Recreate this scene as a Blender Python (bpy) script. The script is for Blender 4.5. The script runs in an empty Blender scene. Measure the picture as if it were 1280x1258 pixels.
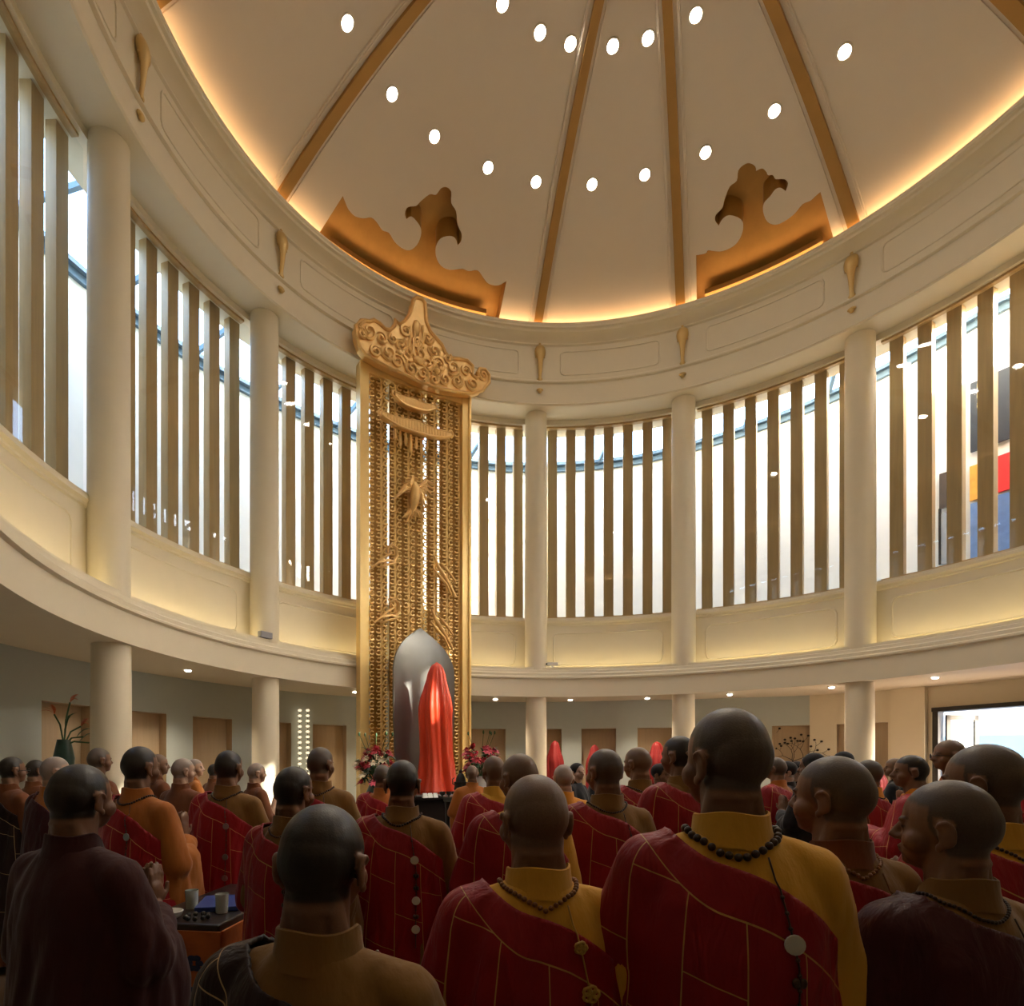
import bpy, bmesh, math, random
from math import sin, cos, pi, radians, atan2, sqrt, hypot
from mathutils import Vector, Matrix, noise, geometry
from mathutils.bvhtree import BVHTree
random.seed(7)
C = bpy.context.scene.collection
SC = bpy.context.scene
# ------------------------------------------------------------ camera, sky, sun, exposure
F, CX, CY = 756.7, 558.9, 958.7          # focal length and principal point in 1280x1258 pixels
U = 1.9                                  # metres in one gallery height unit
EYE = 1.65
cd = bpy.data.cameras.new('camera'); cam = bpy.data.objects.new('camera', cd); C.objects.link(cam)
cam.location = (0, 0, EYE); cam.rotation_euler = (pi/2, 0, 0)
cd.sensor_fit = 'HORIZONTAL'; cd.sensor_width = 36; cd.lens = 36*F/1280
cd.shift_x = (640-CX)/1280; cd.shift_y = (CY-629)/1280; cd.clip_start = .05; cd.clip_end = 500
SC.camera = cam
SC.view_settings.view_transform = 'Standard'; SC.view_settings.look = 'None'
SC.view_settings.gamma = 1; SC.view_settings.use_curve_mapping = False
SC.view_settings.exposure = 0.34
w = bpy.data.worlds.new('sky'); SC.world = w; w.use_nodes = True
nt = w.node_tree; nt.nodes.clear()
sky = nt.nodes.new('ShaderNodeTexSky'); sky.sky_type = 'NISHITA'; sky.sun_disc = False
sky.sun_elevation = radians(32); sky.sun_rotation = radians(100); sky.dust_density = 2.5; sky.ozone_density = 1.0
bg = nt.nodes.new('ShaderNodeBackground'); bg.inputs[1].default_value = 2.8
ow = nt.nodes.new('ShaderNodeOutputWorld')
nt.links.new(sky.outputs[0], bg.inputs[0]); nt.links.new(bg.outputs[0], ow.inputs[0])
SUN_AZ, SUN_EL = 104, 30.5
sl = bpy.data.lights.new('sun', 'SUN'); sl.energy = 18; sl.angle = radians(.6); sl.color = (1, .9, .76)
so = bpy.data.objects.new('sun', sl); C.objects.link(so)
sv = Vector((sin(radians(SUN_AZ))*cos(radians(SUN_EL)), cos(radians(SUN_AZ))*cos(radians(SUN_EL)), sin(radians(SUN_EL))))
so.rotation_euler = sv.to_track_quat('Z', 'Y').to_euler(); so.location = (30, 0, 30)

# ------------------------------------------------------------ helpers
def link(o): C.objects.link(o); return o
def obj(name, me, mat=None, parent=None, loc=None, smooth=None):
    if isinstance(me, bmesh.types.BMesh):
        bm = me; me = bpy.data.meshes.new(name); bm.to_mesh(me); bm.free()
    o = link(bpy.data.objects.new(name, me))
    if mat is not None and not me.materials: me.materials.append(mat)
    if smooth: shade(me, smooth)
    if parent: o.parent = parent
    if loc: o.location = loc
    return o
def shade(me, ang=40):
    n = len(me.polygons)
    me.polygons.foreach_set('use_smooth', [True]*n)
    if ang < 180: me.set_sharp_from_angle(angle=radians(ang))
def tag(o, label, cat, group=None):
    o['label'] = label; o['category'] = cat
    if group: o['group'] = group
    return o
def empty(name, loc=(0, 0, 0), rz=0, label=None, cat=None, group=None):
    o = link(bpy.data.objects.new(name, None)); o.location = loc; o.rotation_euler = (0, 0, rz); o.empty_display_size = .1
    if label: tag(o, label, cat, group)
    return o
def struct(o): o['kind'] = 'structure'; return o
def mat(name, col, rough=.6, metal=0, bump=0, bscale=30, var=0, vscale=4, emit=None, estr=0, sheen=0, spec=.5, stretch=None, coat=0):
    m = bpy.data.materials.new(name); m.use_nodes = True; N = m.node_tree.nodes; L = m.node_tree.links
    b = N['Principled BSDF']; b.inputs['Base Color'].default_value = (*col, 1); b.inputs['Roughness'].default_value = rough
    b.inputs['Metallic'].default_value = metal; b.inputs['Specular IOR Level'].default_value = spec
    if sheen: b.inputs['Sheen Weight'].default_value = sheen
    if coat: b.inputs['Coat Weight'].default_value = coat
    if emit: b.inputs['Emission Color'].default_value = (*emit, 1); b.inputs['Emission Strength'].default_value = estr
    if bump or var:
        tc = N.new('ShaderNodeTexCoord'); mp = N.new('ShaderNodeMapping'); L.new(tc.outputs['Object'], mp.inputs[0])
        if stretch: mp.inputs['Scale'].default_value = stretch
    if var:
        n = N.new('ShaderNodeTexNoise'); n.inputs['Scale'].default_value = vscale; n.inputs['Detail'].default_value = 4; L.new(mp.outputs[0], n.inputs[0])
        mx = N.new('ShaderNodeMix'); mx.data_type = 'RGBA'
        mx.inputs[6].default_value = (*[c*(1-var) for c in col], 1); mx.inputs[7].default_value = (*[min(1, c*(1+var)) for c in col], 1)
        L.new(n.outputs[0], mx.inputs[0]); L.new(mx.outputs[2], b.inputs['Base Color'])
    if bump:
        n = N.new('ShaderNodeTexNoise'); n.inputs['Scale'].default_value = bscale; n.inputs['Detail'].default_value = 5; L.new(mp.outputs[0], n.inputs[0])
        bp = N.new('ShaderNodeBump'); bp.inputs['Strength'].default_value = bump; bp.inputs['Distance'].default_value = .02
        L.new(n.outputs[0], bp.inputs['Height']); L.new(bp.outputs[0], b.inputs['Normal'])
    return m
PLASTER = mat('cream plaster', (.78, .70, .535), .55, bump=.05, bscale=12, var=.03)
CEIL = mat('dome plaster', (.74, .65, .54), .7, bump=.04, bscale=8, var=.02)
WALLP = mat('pale grey green paint', (.49, .54, .51), .7, var=.03)
TAN = mat('tan niche veneer', (.50, .38, .24), .5, var=.12, vscale=3, stretch=(6, 6, .6))
GOLDP = mat('gold leaf paint', (.46, .25, .06), .45, .3, bump=.15, bscale=18, var=.15)
GOLDR = mat('gold rib', (.42, .24, .07), .38, .5, var=.12, vscale=3)
GOLD = mat('polished gold', (.95, .67, .27), .33, .4, var=.08)
GOLDC = mat('gilded carving', (.88, .58, .24), .4, .55, var=.1, vscale=9)
GOLDB = mat('antique gilding', (.62, .43, .17), .4, .5)
FIN = mat('bronze timber louvre', (.50, .34, .155), .42, .15, bump=.1, bscale=8, var=.2, vscale=2, stretch=(8, 8, .5))
OUTW = mat('outer white wall', (.80, .78, .72), .8, var=.03)
STEEL = mat('blue grey steel', (.10, .16, .22), .5, .3)
DARKM = mat('dark bronze frame', (.035, .03, .026), .4, .5)
FLOORM = mat('polished brown stone', (.16, .11, .075), .25, var=.2, vscale=2)
GREYM = mat('satin grey metal', (.24, .24, .23), .33, .75, bump=.03, bscale=4)
WHITE = mat('white ceramic', (.8, .78, .74), .3)
BLACKL = mat('black lacquer', (.02, .014, .012), .3)
LEDW = mat('warm led strip', (1, .6, .3), emit=(1, .66, .34), estr=7.5)
LEDY = mat('yellow led strip', (1, .8, .4), emit=(1, .84, .46), estr=9.5)
LAMP = mat('lit lamp lens', (1, 1, 1), emit=(1, .93, .82), estr=60)
LAMPG = mat('lit gallery lens', (1, 1, 1), emit=(1, .9, .75), estr=14)
def glassmat():
    m = bpy.data.materials.new('window glass'); m.use_nodes = True; N = m.node_tree.nodes; L = m.node_tree.links; N.clear()
    t = N.new('ShaderNodeBsdfTransparent'); t.inputs[0].default_value = (.90, .94, .93, 1)
    g = N.new('ShaderNodeBsdfGlossy'); g.inputs['Roughness'].default_value = .02
    fr = N.new('ShaderNodeMath'); fr.operation = 'MULTIPLY_ADD'; fr.inputs[1].default_value = .85; fr.inputs[2].default_value = .045
    lw = N.new('ShaderNodeLayerWeight'); lw.inputs[0].default_value = .5; pw = N.new('ShaderNodeMath'); pw.operation = 'POWER'; pw.inputs[1].default_value = 5
    L.new(lw.outputs['Facing'], pw.inputs[0]); L.new(pw.outputs[0], fr.inputs[0])
    mx = N.new('ShaderNodeMixShader'); o = N.new('ShaderNodeOutputMaterial')
    L.new(fr.outputs[0], mx.inputs[0]); L.new(t.outputs[0], mx.inputs[1]); L.new(g.outputs[0], mx.inputs[2]); L.new(mx.outputs[0], o.inputs[0]); return m
GLASS = glassmat()

# plan: circle, flaring into straight tangents behind the viewpoint
XC, YC = 1.543, 4.509
def rho(th):
    th = (th+360) % 360; r = 1.0
    if 120 < th < 253:
        c = [1/cos(radians(th-120)) if th-120 < 89 else 1e9, 1/cos(radians(253-th)) if 253-th < 89 else 1e9, 1.75/max(.05, cos(radians(th-186)))]
        r = min(c)
    return r
def P(th, r, h, sc=True):
    k = r*(rho(th) if sc else 1)
    return Vector(((XC+k*sin(radians(th)))*U, (YC+k*cos(radians(th)))*U, EYE+h*U))
def ray(px, py): return Vector(((px-CX)/F, 1, (CY-py)/F))
def on_h(px, py, h): return Vector((0, 0, EYE))+ray(px, py)*(F*h/(CY-py))*U
def polar(v): return math.degrees(atan2(v.x/U-XC, v.y/U-YC)), hypot(v.x/U-XC, v.y/U-YC)
def on_R(px, R):          # far hit of the sight line with a cylinder round the room axis -> angle, depth
    t = (px-CX)/F; a = t*t+1; b = -2*(t*XC+YC); c = XC*XC+YC*YC-R*R
    Y = (-b+sqrt(b*b-4*a*c))/(2*a); return math.degrees(atan2(t*Y-XC, Y-YC)), Y
def sweep(name, prof, th0, th1, n, m, closed=False, parent=None, ang=35):
    bm = bmesh.new(); full = abs(th1-th0-360) < 1e-6; rows = []
    K = n if full else n+1
    for i in range(K):
        th = th0+(th1-th0)*i/n
        rows.append([bm.verts.new(P(th, r(th) if callable(r) else r, h(th) if callable(h) else h)) for r, h in prof])
    q = len(prof)
    for i in range(n):
        a, b = rows[i], rows[(i+1) % K]
        for j in range(q if closed else q-1):
            bm.faces.new((a[j], a[(j+1) % q], b[(j+1) % q], b[j]))
    if closed and not full: bm.faces.new(rows[0]); bm.faces.new(rows[-1][::-1])
    bmesh.ops.recalc_face_normals(bm, faces=bm.faces)
    return obj(name, bm, m, parent, smooth=ang)
def tube(bm, pts, r, k=6, closed=False, caps=True):
    pts = [Vector(p) for p in pts]; n = len(pts); rings = []; up = None
    for i, p in enumerate(pts):
        if closed: d = pts[(i+1) % n]-pts[i-1]
        else: d = pts[min(i+1, n-1)]-pts[max(i-1, 0)]
        if d.length < 1e-9: d = Vector((0, 0, 1))
        d.normalize()
        if up is None: up = d.orthogonal().normalized()
        up = (up-d*up.dot(d)); up = up.normalized() if up.length > 1e-6 else d.orthogonal().normalized()
        s = d.cross(up); rr = r[i] if isinstance(r, (list, tuple)) else r
        rings.append([bm.verts.new(p+(up*cos(2*pi*j/k)+s*sin(2*pi*j/k))*rr) for j in range(k)])
    for i in range(n if closed else n-1):
        a, b = rings[i], rings[(i+1) % n]
        for j in range(k): bm.faces.new((a[j], a[(j+1) % k], b[(j+1) % k], b[j]))
    if caps and not closed: bm.faces.new(rings[0][::-1]); bm.faces.new(rings[-1])
def box(bm, c, s, M=None, bev=0):
    r = bmesh.ops.create_cube(bm, size=1); vs = r['verts']
    for v in vs:
        v.co = Vector((v.co.x*s[0], v.co.y*s[1], v.co.z*s[2]))+Vector(c)
        if M is not None: v.co = M @ v.co
    if bev:
        es = list({e for v in vs for e in v.link_edges}); bmesh.ops.bevel(bm, geom=es, offset=bev, segments=2, affect='EDGES', profile=.5)
def ell(bm, c, r, M=None, u=16, v=12):
    q = bmesh.ops.create_uvsphere(bm, u_segments=u, v_segments=v, radius=1)['verts']
    for p in q:
        p.co = Vector((p.co.x*r[0], p.co.y*r[1], p.co.z*r[2])); 
        if M is not None: p.co = M @ p.co
        p.co += Vector(c)
def lathe(bm, prof, c=(0, 0, 0), k=20):
    rings = []
    for r, z in prof: rings.append([bm.verts.new((c[0]+r*cos(2*pi*j/k), c[1]+r*sin(2*pi*j/k), c[2]+z)) for j in range(k)])
    for a, b in zip(rings, rings[1:]):
        for j in range(k): bm.faces.new((a[j], a[(j+1) % k], b[(j+1) % k], b[j]))
    if prof[0][0] > 1e-4: bm.faces.new(rings[0][::-1])
    if prof[-1][0] > 1e-4: bm.faces.new(rings[-1])
def loft(bm, secs, k=28, cap=True):   # secs: (z, cx, cy, rx, ry[, power])
    rings = []
    for s in secs:
        z, x, y, a, b = s[:5]; pw = s[5] if len(s) > 5 else 1
        rings.append([bm.verts.new((x+a*math.copysign(abs(cos(t))**pw, cos(t)), y+b*math.copysign(abs(sin(t))**pw, sin(t)), z)) for t in (2*pi*j/k for j in range(k))])
    for a, b in zip(rings, rings[1:]):
        for j in range(k): bm.faces.new((a[j], a[(j+1) % k], b[(j+1) % k], b[j]))
    if cap: bm.faces.new(rings[0][::-1]); bm.faces.new(rings[-1])
def prism(bm, pts, n, d):      # closed outline pushed along n by d
    a = [bm.verts.new(p) for p in pts]; b = [bm.verts.new(Vector(p)+n*d) for p in pts]
    bm.faces.new(a); bm.faces.new(b[::-1]); k = len(a)
    for i in range(k): bm.faces.new((a[i], b[i], b[(i+1) % k], a[(i+1) % k]))
    bmesh.ops.recalc_face_normals(bm, faces=bm.faces)
def lamp(name, kind, loc, e, col, parent=None, **kw):
    l = bpy.data.lights.new(name, kind); l.energy = e; l.color = col
    for k, v in kw.items(): setattr(l, k, v)
    o = link(bpy.data.objects.new(name, l)); o.location = loc
    if parent: o.parent = parent
    return o

# ------------------------------------------------------------ structure
COLS = [-138, -110.8, -83.6, -56.4, -29.2, -3.2, 24, 51.2, 78.4, 105.6, 132.8]
def interp(tab):
    def f(th):
        if th > 200: th -= 360
        if th <= tab[0][0]: return tab[0][1]
        for (a, x), (b, y) in zip(tab, tab[1:]):
            if th <= b: return x+(y-x)*(th-a)/(b-a)
        return tab[-1][1]
    return f
RW = interp([(-40, 5.3), (0, 5.15), (15, 5.05), (30, 5.3), (42, 5.65), (55, 5.74)])
OT = interp([(-60, 5.22), (-40, 5.2), (-6, 5.05), (16, 5.07), (40, 5.25), (62, 5.5), (66, 5.4), (70, 4.92), (85, 4.92)])
# floor, ground outside
bm = bmesh.new(); bm.faces.new([bm.verts.new(v) for v in ((-34, -40, 0), (40, -40, 0), (40, 40, 0), (-34, 40, 0))])
struct(obj('floor', bm, FLOORM))
struct(sweep('wall_entablature', [(4.80, 5.06), (4.46, 5.06), (4.46, 5.13), (4.10, 5.13), (4.085, 5.15), (4.10, 5.17), (4.10, 5.44), (4.07, 5.455), (4.07, 5.475), (4.10, 5.50),
    (4.10, 5.97), (4.075, 5.985), (4.075, 6.0), (4.05, 6.03), (4.0, 6.06), (3.95, 6.075), (3.94, 6.10), (3.91, 6.11), (3.91, 6.135), (3.90, 6.145), (3.90, 6.17), (3.93, 6.17), (3.94, 6.10), (4.34, 6.10), (4.34, 6.3), (4.80, 6.3)], 0, 360, 180, PLASTER, True))
struct(sweep('ceiling_gallery', [(4.157, 1.0), (4.157, 1.25), (4.13, 1.265), (4.13, 1.285), (4.155, 1.30), (4.155, 1.335), (4.175, 1.35), (4.18, 1.385), (4.215, 1.395), (4.215, 1.43), (4.24, 1.43),
    (4.24, 1.385), (5.85, 1.385), (5.85, 1.03), (4.56, 1.03), (4.56, 1.0)], 0, 360, 180, PLASTER, True))
struct(sweep('wall_parapet', [(4.48, 1.38), (4.48, 2.09), (4.46, 2.10), (4.46, 2.12), (4.43, 2.14), (4.43, 2.17), (4.45, 2.18), (4.45, 2.20), (4.62, 2.20), (4.62, 1.38)], 0, 360, 180, PLASTER, True))
# solid wall behind the viewpoint (upper level)
struct(sweep('wall_back', [(4.5, 2.19), (4.5, 5.1), (4.7, 5.1), (4.7, 2.19)], 132.8, 222, 60, PLASTER, True))
# outer wall of the light court
struct(sweep('wall_court', [(5.85, -EYE/U-.1), (5.85, lambda t: OT(t)), (6.0, lambda t: OT(t)), (6.0, -EYE/U-.1)], 70, 360+35.5, 200, OUTW, True))
struct(sweep('wall_court_over_door', [(5.85, .80), (5.85, lambda t: OT(t)), (6.0, lambda t: OT(t)), (6.0, .80)], 35.5, 70, 30, OUTW, True))
struct(sweep('trim_1', [(5.80, lambda t: OT(t)-.03), (5.80, lambda t: OT(t)+.05), (5.74, lambda t: OT(t)+.05), (5.74, lambda t: OT(t)+.10), (5.95, lambda t: OT(t)+.10), (5.95, lambda t: OT(t)-.03)], -140, 133, 150, STEEL, True))
# louvred windows
nwin = 0
for a, b in zip(COLS, COLS[1:]):
    nwin += 1; dm = 2.2
    fr = struct(sweep('window_%d' % nwin, [(4.50, 2.20), (4.50, 2.225), (4.56, 2.225), (4.56, 2.20)], a+dm, b-dm, 10, FIN, True))
    sweep('window_head', [(4.50, 5.035), (4.50, 5.06), (4.56, 5.06), (4.56, 5.035)], a+dm, b-dm, 10, FIN, True, parent=fr)
    sweep('pane', [(4.53, 2.22), (4.53, 5.04)], a+1, b-1, 10, GLASS, parent=fr, ang=180)
    for k in range(7):
        th = a+(b-a)*(.137+.1265*k)
        bm = bmesh.new(); hw = .86
        vs = [bm.verts.new(P(th+q, r, h)) for h in (2.2, 5.07) for q, r in ((-hw, 4.6), (hw, 4.6), (hw, 4.69), (-hw, 4.69))]
        for f in ((0, 1, 2, 3), (7, 6, 5, 4), (0, 4, 5, 1), (1, 5, 6, 2), (2, 6, 7, 3), (3, 7, 4, 0)): bm.faces.new([vs[i] for i in f])
        bmesh.ops.recalc_face_normals(bm, faces=bm.faces)
        obj('louvre', bm, FIN, fr)
# columns (upper tier stands on the gallery, lower tier on the floor)
ck = 0
for th in COLS:
    for tier, (z0, z1, R) in enumerate(((1.38, 5.14, .16), (-EYE/U, 1.005, .152))):
        bm = bmesh.new(); p = P(th, 4.36 if tier == 0 else 4.34, 0)
        H0, H1 = EYE+z0*U, EYE+z1*U; r = R*U
        lathe(bm, [(r*1.0, 0), (r, .2), (r*.995, (H1-H0)*.7), (r*.97, H1-H0)], k=40)
        o = struct(obj('wall_column', bm, PLASTER, smooth=40)); o.location = (p.x, p.y, H0)
# moulded panel outlines on frieze and parapet
def moulding(r, h0, h1, marg, notch, rad):
    bm = bmesh.new()
    for a, b in zip(COLS, COLS[1:]):
        t0, t1 = a+marg, b-marg; nh = notch
        pts = []
        def ln(ta, ha, tb, hb, n): pts.extend([P(ta+(tb-ta)*i/n, r, ha+(hb-ha)*i/n) for i in range(n)])
        nt_ = math.degrees(nh/r)
        ln(t0+nt_, h0, t1-nt_, h0, 12); ln(t1-nt_, h0, t1-nt_*.3, h0+nh*.3, 2); ln(t1-nt_*.3, h0+nh*.3, t1, h0+nh, 2)
        ln(t1, h0+nh, t1, h1-nh, 3); ln(t1, h1-nh, t1-nt_*.3, h1-nh*.3, 2); ln(t1-nt_*.3, h1-nh*.3, t1-nt_, h1, 2)
        ln(t1-nt_, h1, t0+nt_, h1, 12); ln(t0+nt_, h1, t0+nt_*.3, h1-nh*.3, 2); ln(t0+nt_*.3, h1-nh*.3, t0, h1-nh, 2)
        ln(t0, h1-nh, t0, h0+nh, 3); ln(t0, h0+nh, t0+nt_*.3, h0+nh*.3, 2); ln(t0+nt_*.3, h0+nh*.3, t0+nt_, h0, 2)
        tube(bm, pts, rad, 6, closed=True)
    return bm
struct(obj('trim_2', moulding(4.10, 5.57, 5.90, 4.2, .05, .022), PLASTER, smooth=60))
struct(obj('trim_3', moulding(4.48, 1.50, 1.98, 3.7, .07, .024), PLASTER, smooth=60))
# led strips in the dome cove and on the gallery ledge
st = sweep('cove_light', [(3.97, 6.112), (4.03, 6.112)], 0, 360, 120, LEDW); tag(st, 'warm light strip hidden in the cove at the foot of the dome', 'light strip')
for ci, (a, b) in enumerate(zip(COLS, COLS[1:])):
    st = sweep('ledge_light', [(4.30, 1.392), (4.33, 1.392)], a+2.7, b-2.7, 10, LEDY); tag(st, 'warm light strip on the gallery ledge, %s bay round from the far left' % ['first', 'second', 'third', 'fourth', 'fifth', 'sixth', 'seventh', 'eighth', 'ninth', 'tenth'][ci], 'light strip', 'ledge light strips')

# ------------------------------------------------------------ dome
def DH(r): return 7.5-.079*r*r
def on_dome(px, py):
    d = ray(px, py); t0 = 0.1; lo, hi = 1.0, 14.0
    def g(t):
        x, y, z = d.x*t, d.y*t, d.z*t; return z-DH(hypot(x-XC, y-YC))
    # nearest root seen from below
    n = 400; prev = g(lo); a = lo
    for i in range(1, n+1):
        b = lo+(hi-lo)*i/n; v = g(b)
        if prev < 0 <= v:
            for _ in range(40):
                m = (a+b)/2
                if g(m) < 0: a = m
                else: b = m
            return Vector((d.x*a-XC, d.y*a-YC))
        prev = v; a = b
    return Vector((d.x*5-XC, d.y*5-YC))
CLA = [(396, 291), (428.6, 245), (434, 259), (438, 265), (444, 270.5), (454, 273), (464, 272), (471, 278), (478, 288), (486, 291), (493, 302), (502, 310), (512, 313), (521, 306.5), (526, 295), (526, 285.5), (521, 277), (514, 270.5), (508, 274), (506, 267), (510, 259), (520, 257.6), (525.6, 252), (537, 243), (545, 243.5), (551, 235.7), (558, 234), (564, 239.6), (564, 253.7), (570, 264), (572, 281), (577, 292.5), (576, 302), (572, 306.5), (569, 298), (562, 295), (551, 298), (545, 308), (545, 320.6), (551, 332), (562, 337.5), (577.6, 336), (586, 339), (597, 338), (604, 347), (611, 355), (622.6, 357), (633, 351.5), (622, 408)]
CLB = [(870, 382), (870, 319), (881.6, 317), (885, 313), (892.5, 314), (903, 314), (916.6, 308), (925, 298), (929, 285), (926, 274), (912, 269), (903, 274), (898.6, 282), (894, 276), (895, 268.6), (903, 260), (905.6, 250), (912, 233.6), (921, 226), (923, 213), (930, 206), (937, 204), (944, 208), (945, 214), (952.6, 210.6), (958, 215), (960, 219), (966, 219), (969.5, 224), (980, 224), (985, 229), (982, 239), (975.6, 234.7), (969, 237), (962.5, 245.6), (955, 254), (954, 265), (959, 277), (969, 281), (980, 277), (993, 267.5), (1003, 255.5), (1013, 251), (1019, 245.6), (1025.5, 240), (1043, 301)]
def rounded(p):      # round the outline except at its few sharp tips
    out = [p[0]]
    for i in range(1, len(p)-2):
        a, b, c, d = [Vector(q) for q in (p[i-1], p[i], p[i+1], p[i+2])]
        def sharp(u, v, w): return (v-u).normalized().dot((w-v).normalized()) < .25
        m1 = Vector((0, 0)) if sharp(a, b, c) else (c-a)*.5; m2 = Vector((0, 0)) if sharp(b, c, d) else (d-b)*.5
        if (c-b).length > 45: out.append(tuple(b)); continue
        for k in range(3):
            t = k/3; q = b*(2*t**3-3*t*t+1)+m1*(t**3-2*t*t+t)+c*(-2*t**3+3*t*t)+m2*(t**3-t*t); out.append(tuple(q))
    return out+[p[-2], p[-1]]
def dome_loop(px):
    v = [on_dome(*p) for p in rounded(px)]
    # close along the dome foot below the cove
    a, b = v[-1], v[0]; ta, tb = atan2(a.x, a.y), atan2(b.x, b.y); v[-1] = Vector((sin(ta), cos(ta)))*4.22; v[0] = Vector((sin(tb), cos(tb)))*4.22
    for i in range(1, 14):
        t = ta+(tb-ta)*i/14; v.append(Vector((sin(t), cos(t)))*4.22)
    return v
loops = [dome_loop(CLA), dome_loop(CLB)]
def inside(p, L):
    c = False; j = len(L)-1
    for i in range(len(L)):
        a, b = L[i], L[j]
        if (a.y > p.y) != (b.y > p.y) and p.x < (b.x-a.x)*(p.y-a.y)/(b.y-a.y)+a.x: c = not c
        j = i
    return c
def lift(v, dz=0):
    th = math.degrees(atan2(v.x, v.y)); r = v.length; k = rho(th)
    return Vector(((XC+v.x*k)*U, (YC+v.y*k)*U, EYE+(DH(r)+dz)*U))
pts = [Vector((0, 0))]
for i in range(1, 27):
    r = 4.34*i/26
    for j in range(144): t = 2*pi*(j+.5*(i % 2 if i < 26 else 0))/144; pts.append(Vector((sin(t), cos(t)))*r)
pts = [p for p in pts if all(min((p-q).length for q in L) > .02 for L in loops)]
edges = []
for L in loops:
    s = len(pts); pts += L; edges += [(s+i, s+(i+1) % len(L)) for i in range(len(L))]
vo, eo, fo, *_ = geometry.delaunay_2d_cdt(pts, edges, [], 0, 1e-5)
bm = bmesh.new(); vv = [bm.verts.new(lift(v)) for v in vo]
for f in fo:
    c = sum((vo[i] for i in f), Vector((0, 0)))/len(f)
    if not any(inside(c, L) for L in loops): bm.faces.new([vv[i] for i in f])
bmesh.ops.delete(bm, geom=[v for v in bm.verts if not v.link_faces], context='VERTS')
bmesh.ops.recalc_face_normals(bm, faces=bm.faces)
struct(obj('ceiling_dome', bm, CEIL, smooth=180))
# gilded recesses behind the two cloud-shaped openings
for L in loops:
    bm = bmesh.new(); n = len(L)
    a = [bm.verts.new(lift(v)) for v in L]; b = [bm.verts.new(lift(v, .24)) for v in L]
    for i in range(n): bm.faces.new((a[i], a[(i+1) % n], b[(i+1) % n], b[i]))
    ths = [atan2(v.x, v.y) for v in L]; t0, t1 = min(ths)-.06, max(ths)+.06
    g = [[bm.verts.new(lift(Vector((sin(t0+(t1-t0)*i/16), cos(t0+(t1-t0)*i/16)))*(2.5+1.95*j/12), .24)) for j in range(13)] for i in range(17)]
    for i in range(16):
        for j in range(12): bm.faces.new((g[i][j], g[i+1][j], g[i+1][j+1], g[i][j+1]))
    rc = struct(obj('ceiling_recess', bm, GOLDP, smooth=30))
    bm = bmesh.new(); t0, t1 = atan2(L[0].x, L[0].y), atan2(L[-14].x, L[-14].y); row0 = None
    t0, t1 = min(ths), max(ths); fa, fb = atan2(L[-13].x, L[-13].y), atan2(L[-1].x, L[-1].y)
    for i in range(15):
        t = fa+(fb-fa)*i/14; d_ = Vector((sin(t), cos(t))); row = [bm.verts.new(lift(d_*r_, z_)) for r_, z_ in ((4.22, .03), (3.99, .03), (3.99, .09), (4.22, .09))]
        if row0: [bm.faces.new((row0[q], row0[(q+1) % 4], row[(q+1) % 4], row[q])) for q in range(4)]
        row0 = row
    obj('foot_board', bm, GOLDR, rc)
# light tight outer cap over the dome
bm = bmesh.new(); R0 = [[bm.verts.new(P(th, r, DH(r)*.0+6.3+(1.7*(1-(r/4.8)**2)))) for th in range(0, 360, 6)] for r in (.3, 1.5, 3, 4, 4.8)]
for a, b in zip(R0, R0[1:]):
    for j in range(60): bm.faces.new((a[j], a[(j+1) % 60], b[(j+1) % 60], b[j]))
bm.faces.new(R0[0]); struct(obj('ceiling_roof', bm, OUTW))
# ribs: gold band flanked by plaster bands
RIBS = [-110, -84, -58, -3.9, 23.7, 52.0, 78, 105, 140, 170, 200, 228]
def rib_strip(bm, th, w0, w1, d0, o0=0):
    rows = []
    for i in range(31):
        r = .35+3.93*i/30; rr = r
        dx = Vector((cos(radians(th)), -sin(radians(th)))); base = Vector((sin(radians(th)), cos(radians(th))))*r
        k = .72+.28*r/4.0
        row = []
        for off, d in ((w0*k, 0), (w0*k+.006, -d0), (w1*k-.006, -d0), (w1*k, 0)): row.append(bm.verts.new(lift(base+dx*off, d+(.004 if d == 0 else 0))))
        rows.append(row)
    for a, b in zip(rows, rows[1:]):
        for j in range(3): bm.faces.new((a[j], a[j+1], b[j+1], b[j]))
    bmesh.ops.recalc_face_normals(bm, faces=bm.faces)
for i, th in enumerate(RIBS):
    bm = bmesh.new(); rib_strip(bm, th, -.135, .135, .022)
    rb = struct(obj('trim_%d' % (4+i), bm, CEIL, smooth=30))
    bm = bmesh.new(); rib_strip(bm, th, -.062, .062, .058)
    obj('gold_band', bm, GOLDR, rb, smooth=30)
    bm = bmesh.new()
    for s in (-1, 1): rib_strip(bm, th, s*.105-.012, s*.105+.012, .034)
    obj('bead_moulding', bm, CEIL, rb, smooth=30)
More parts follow.
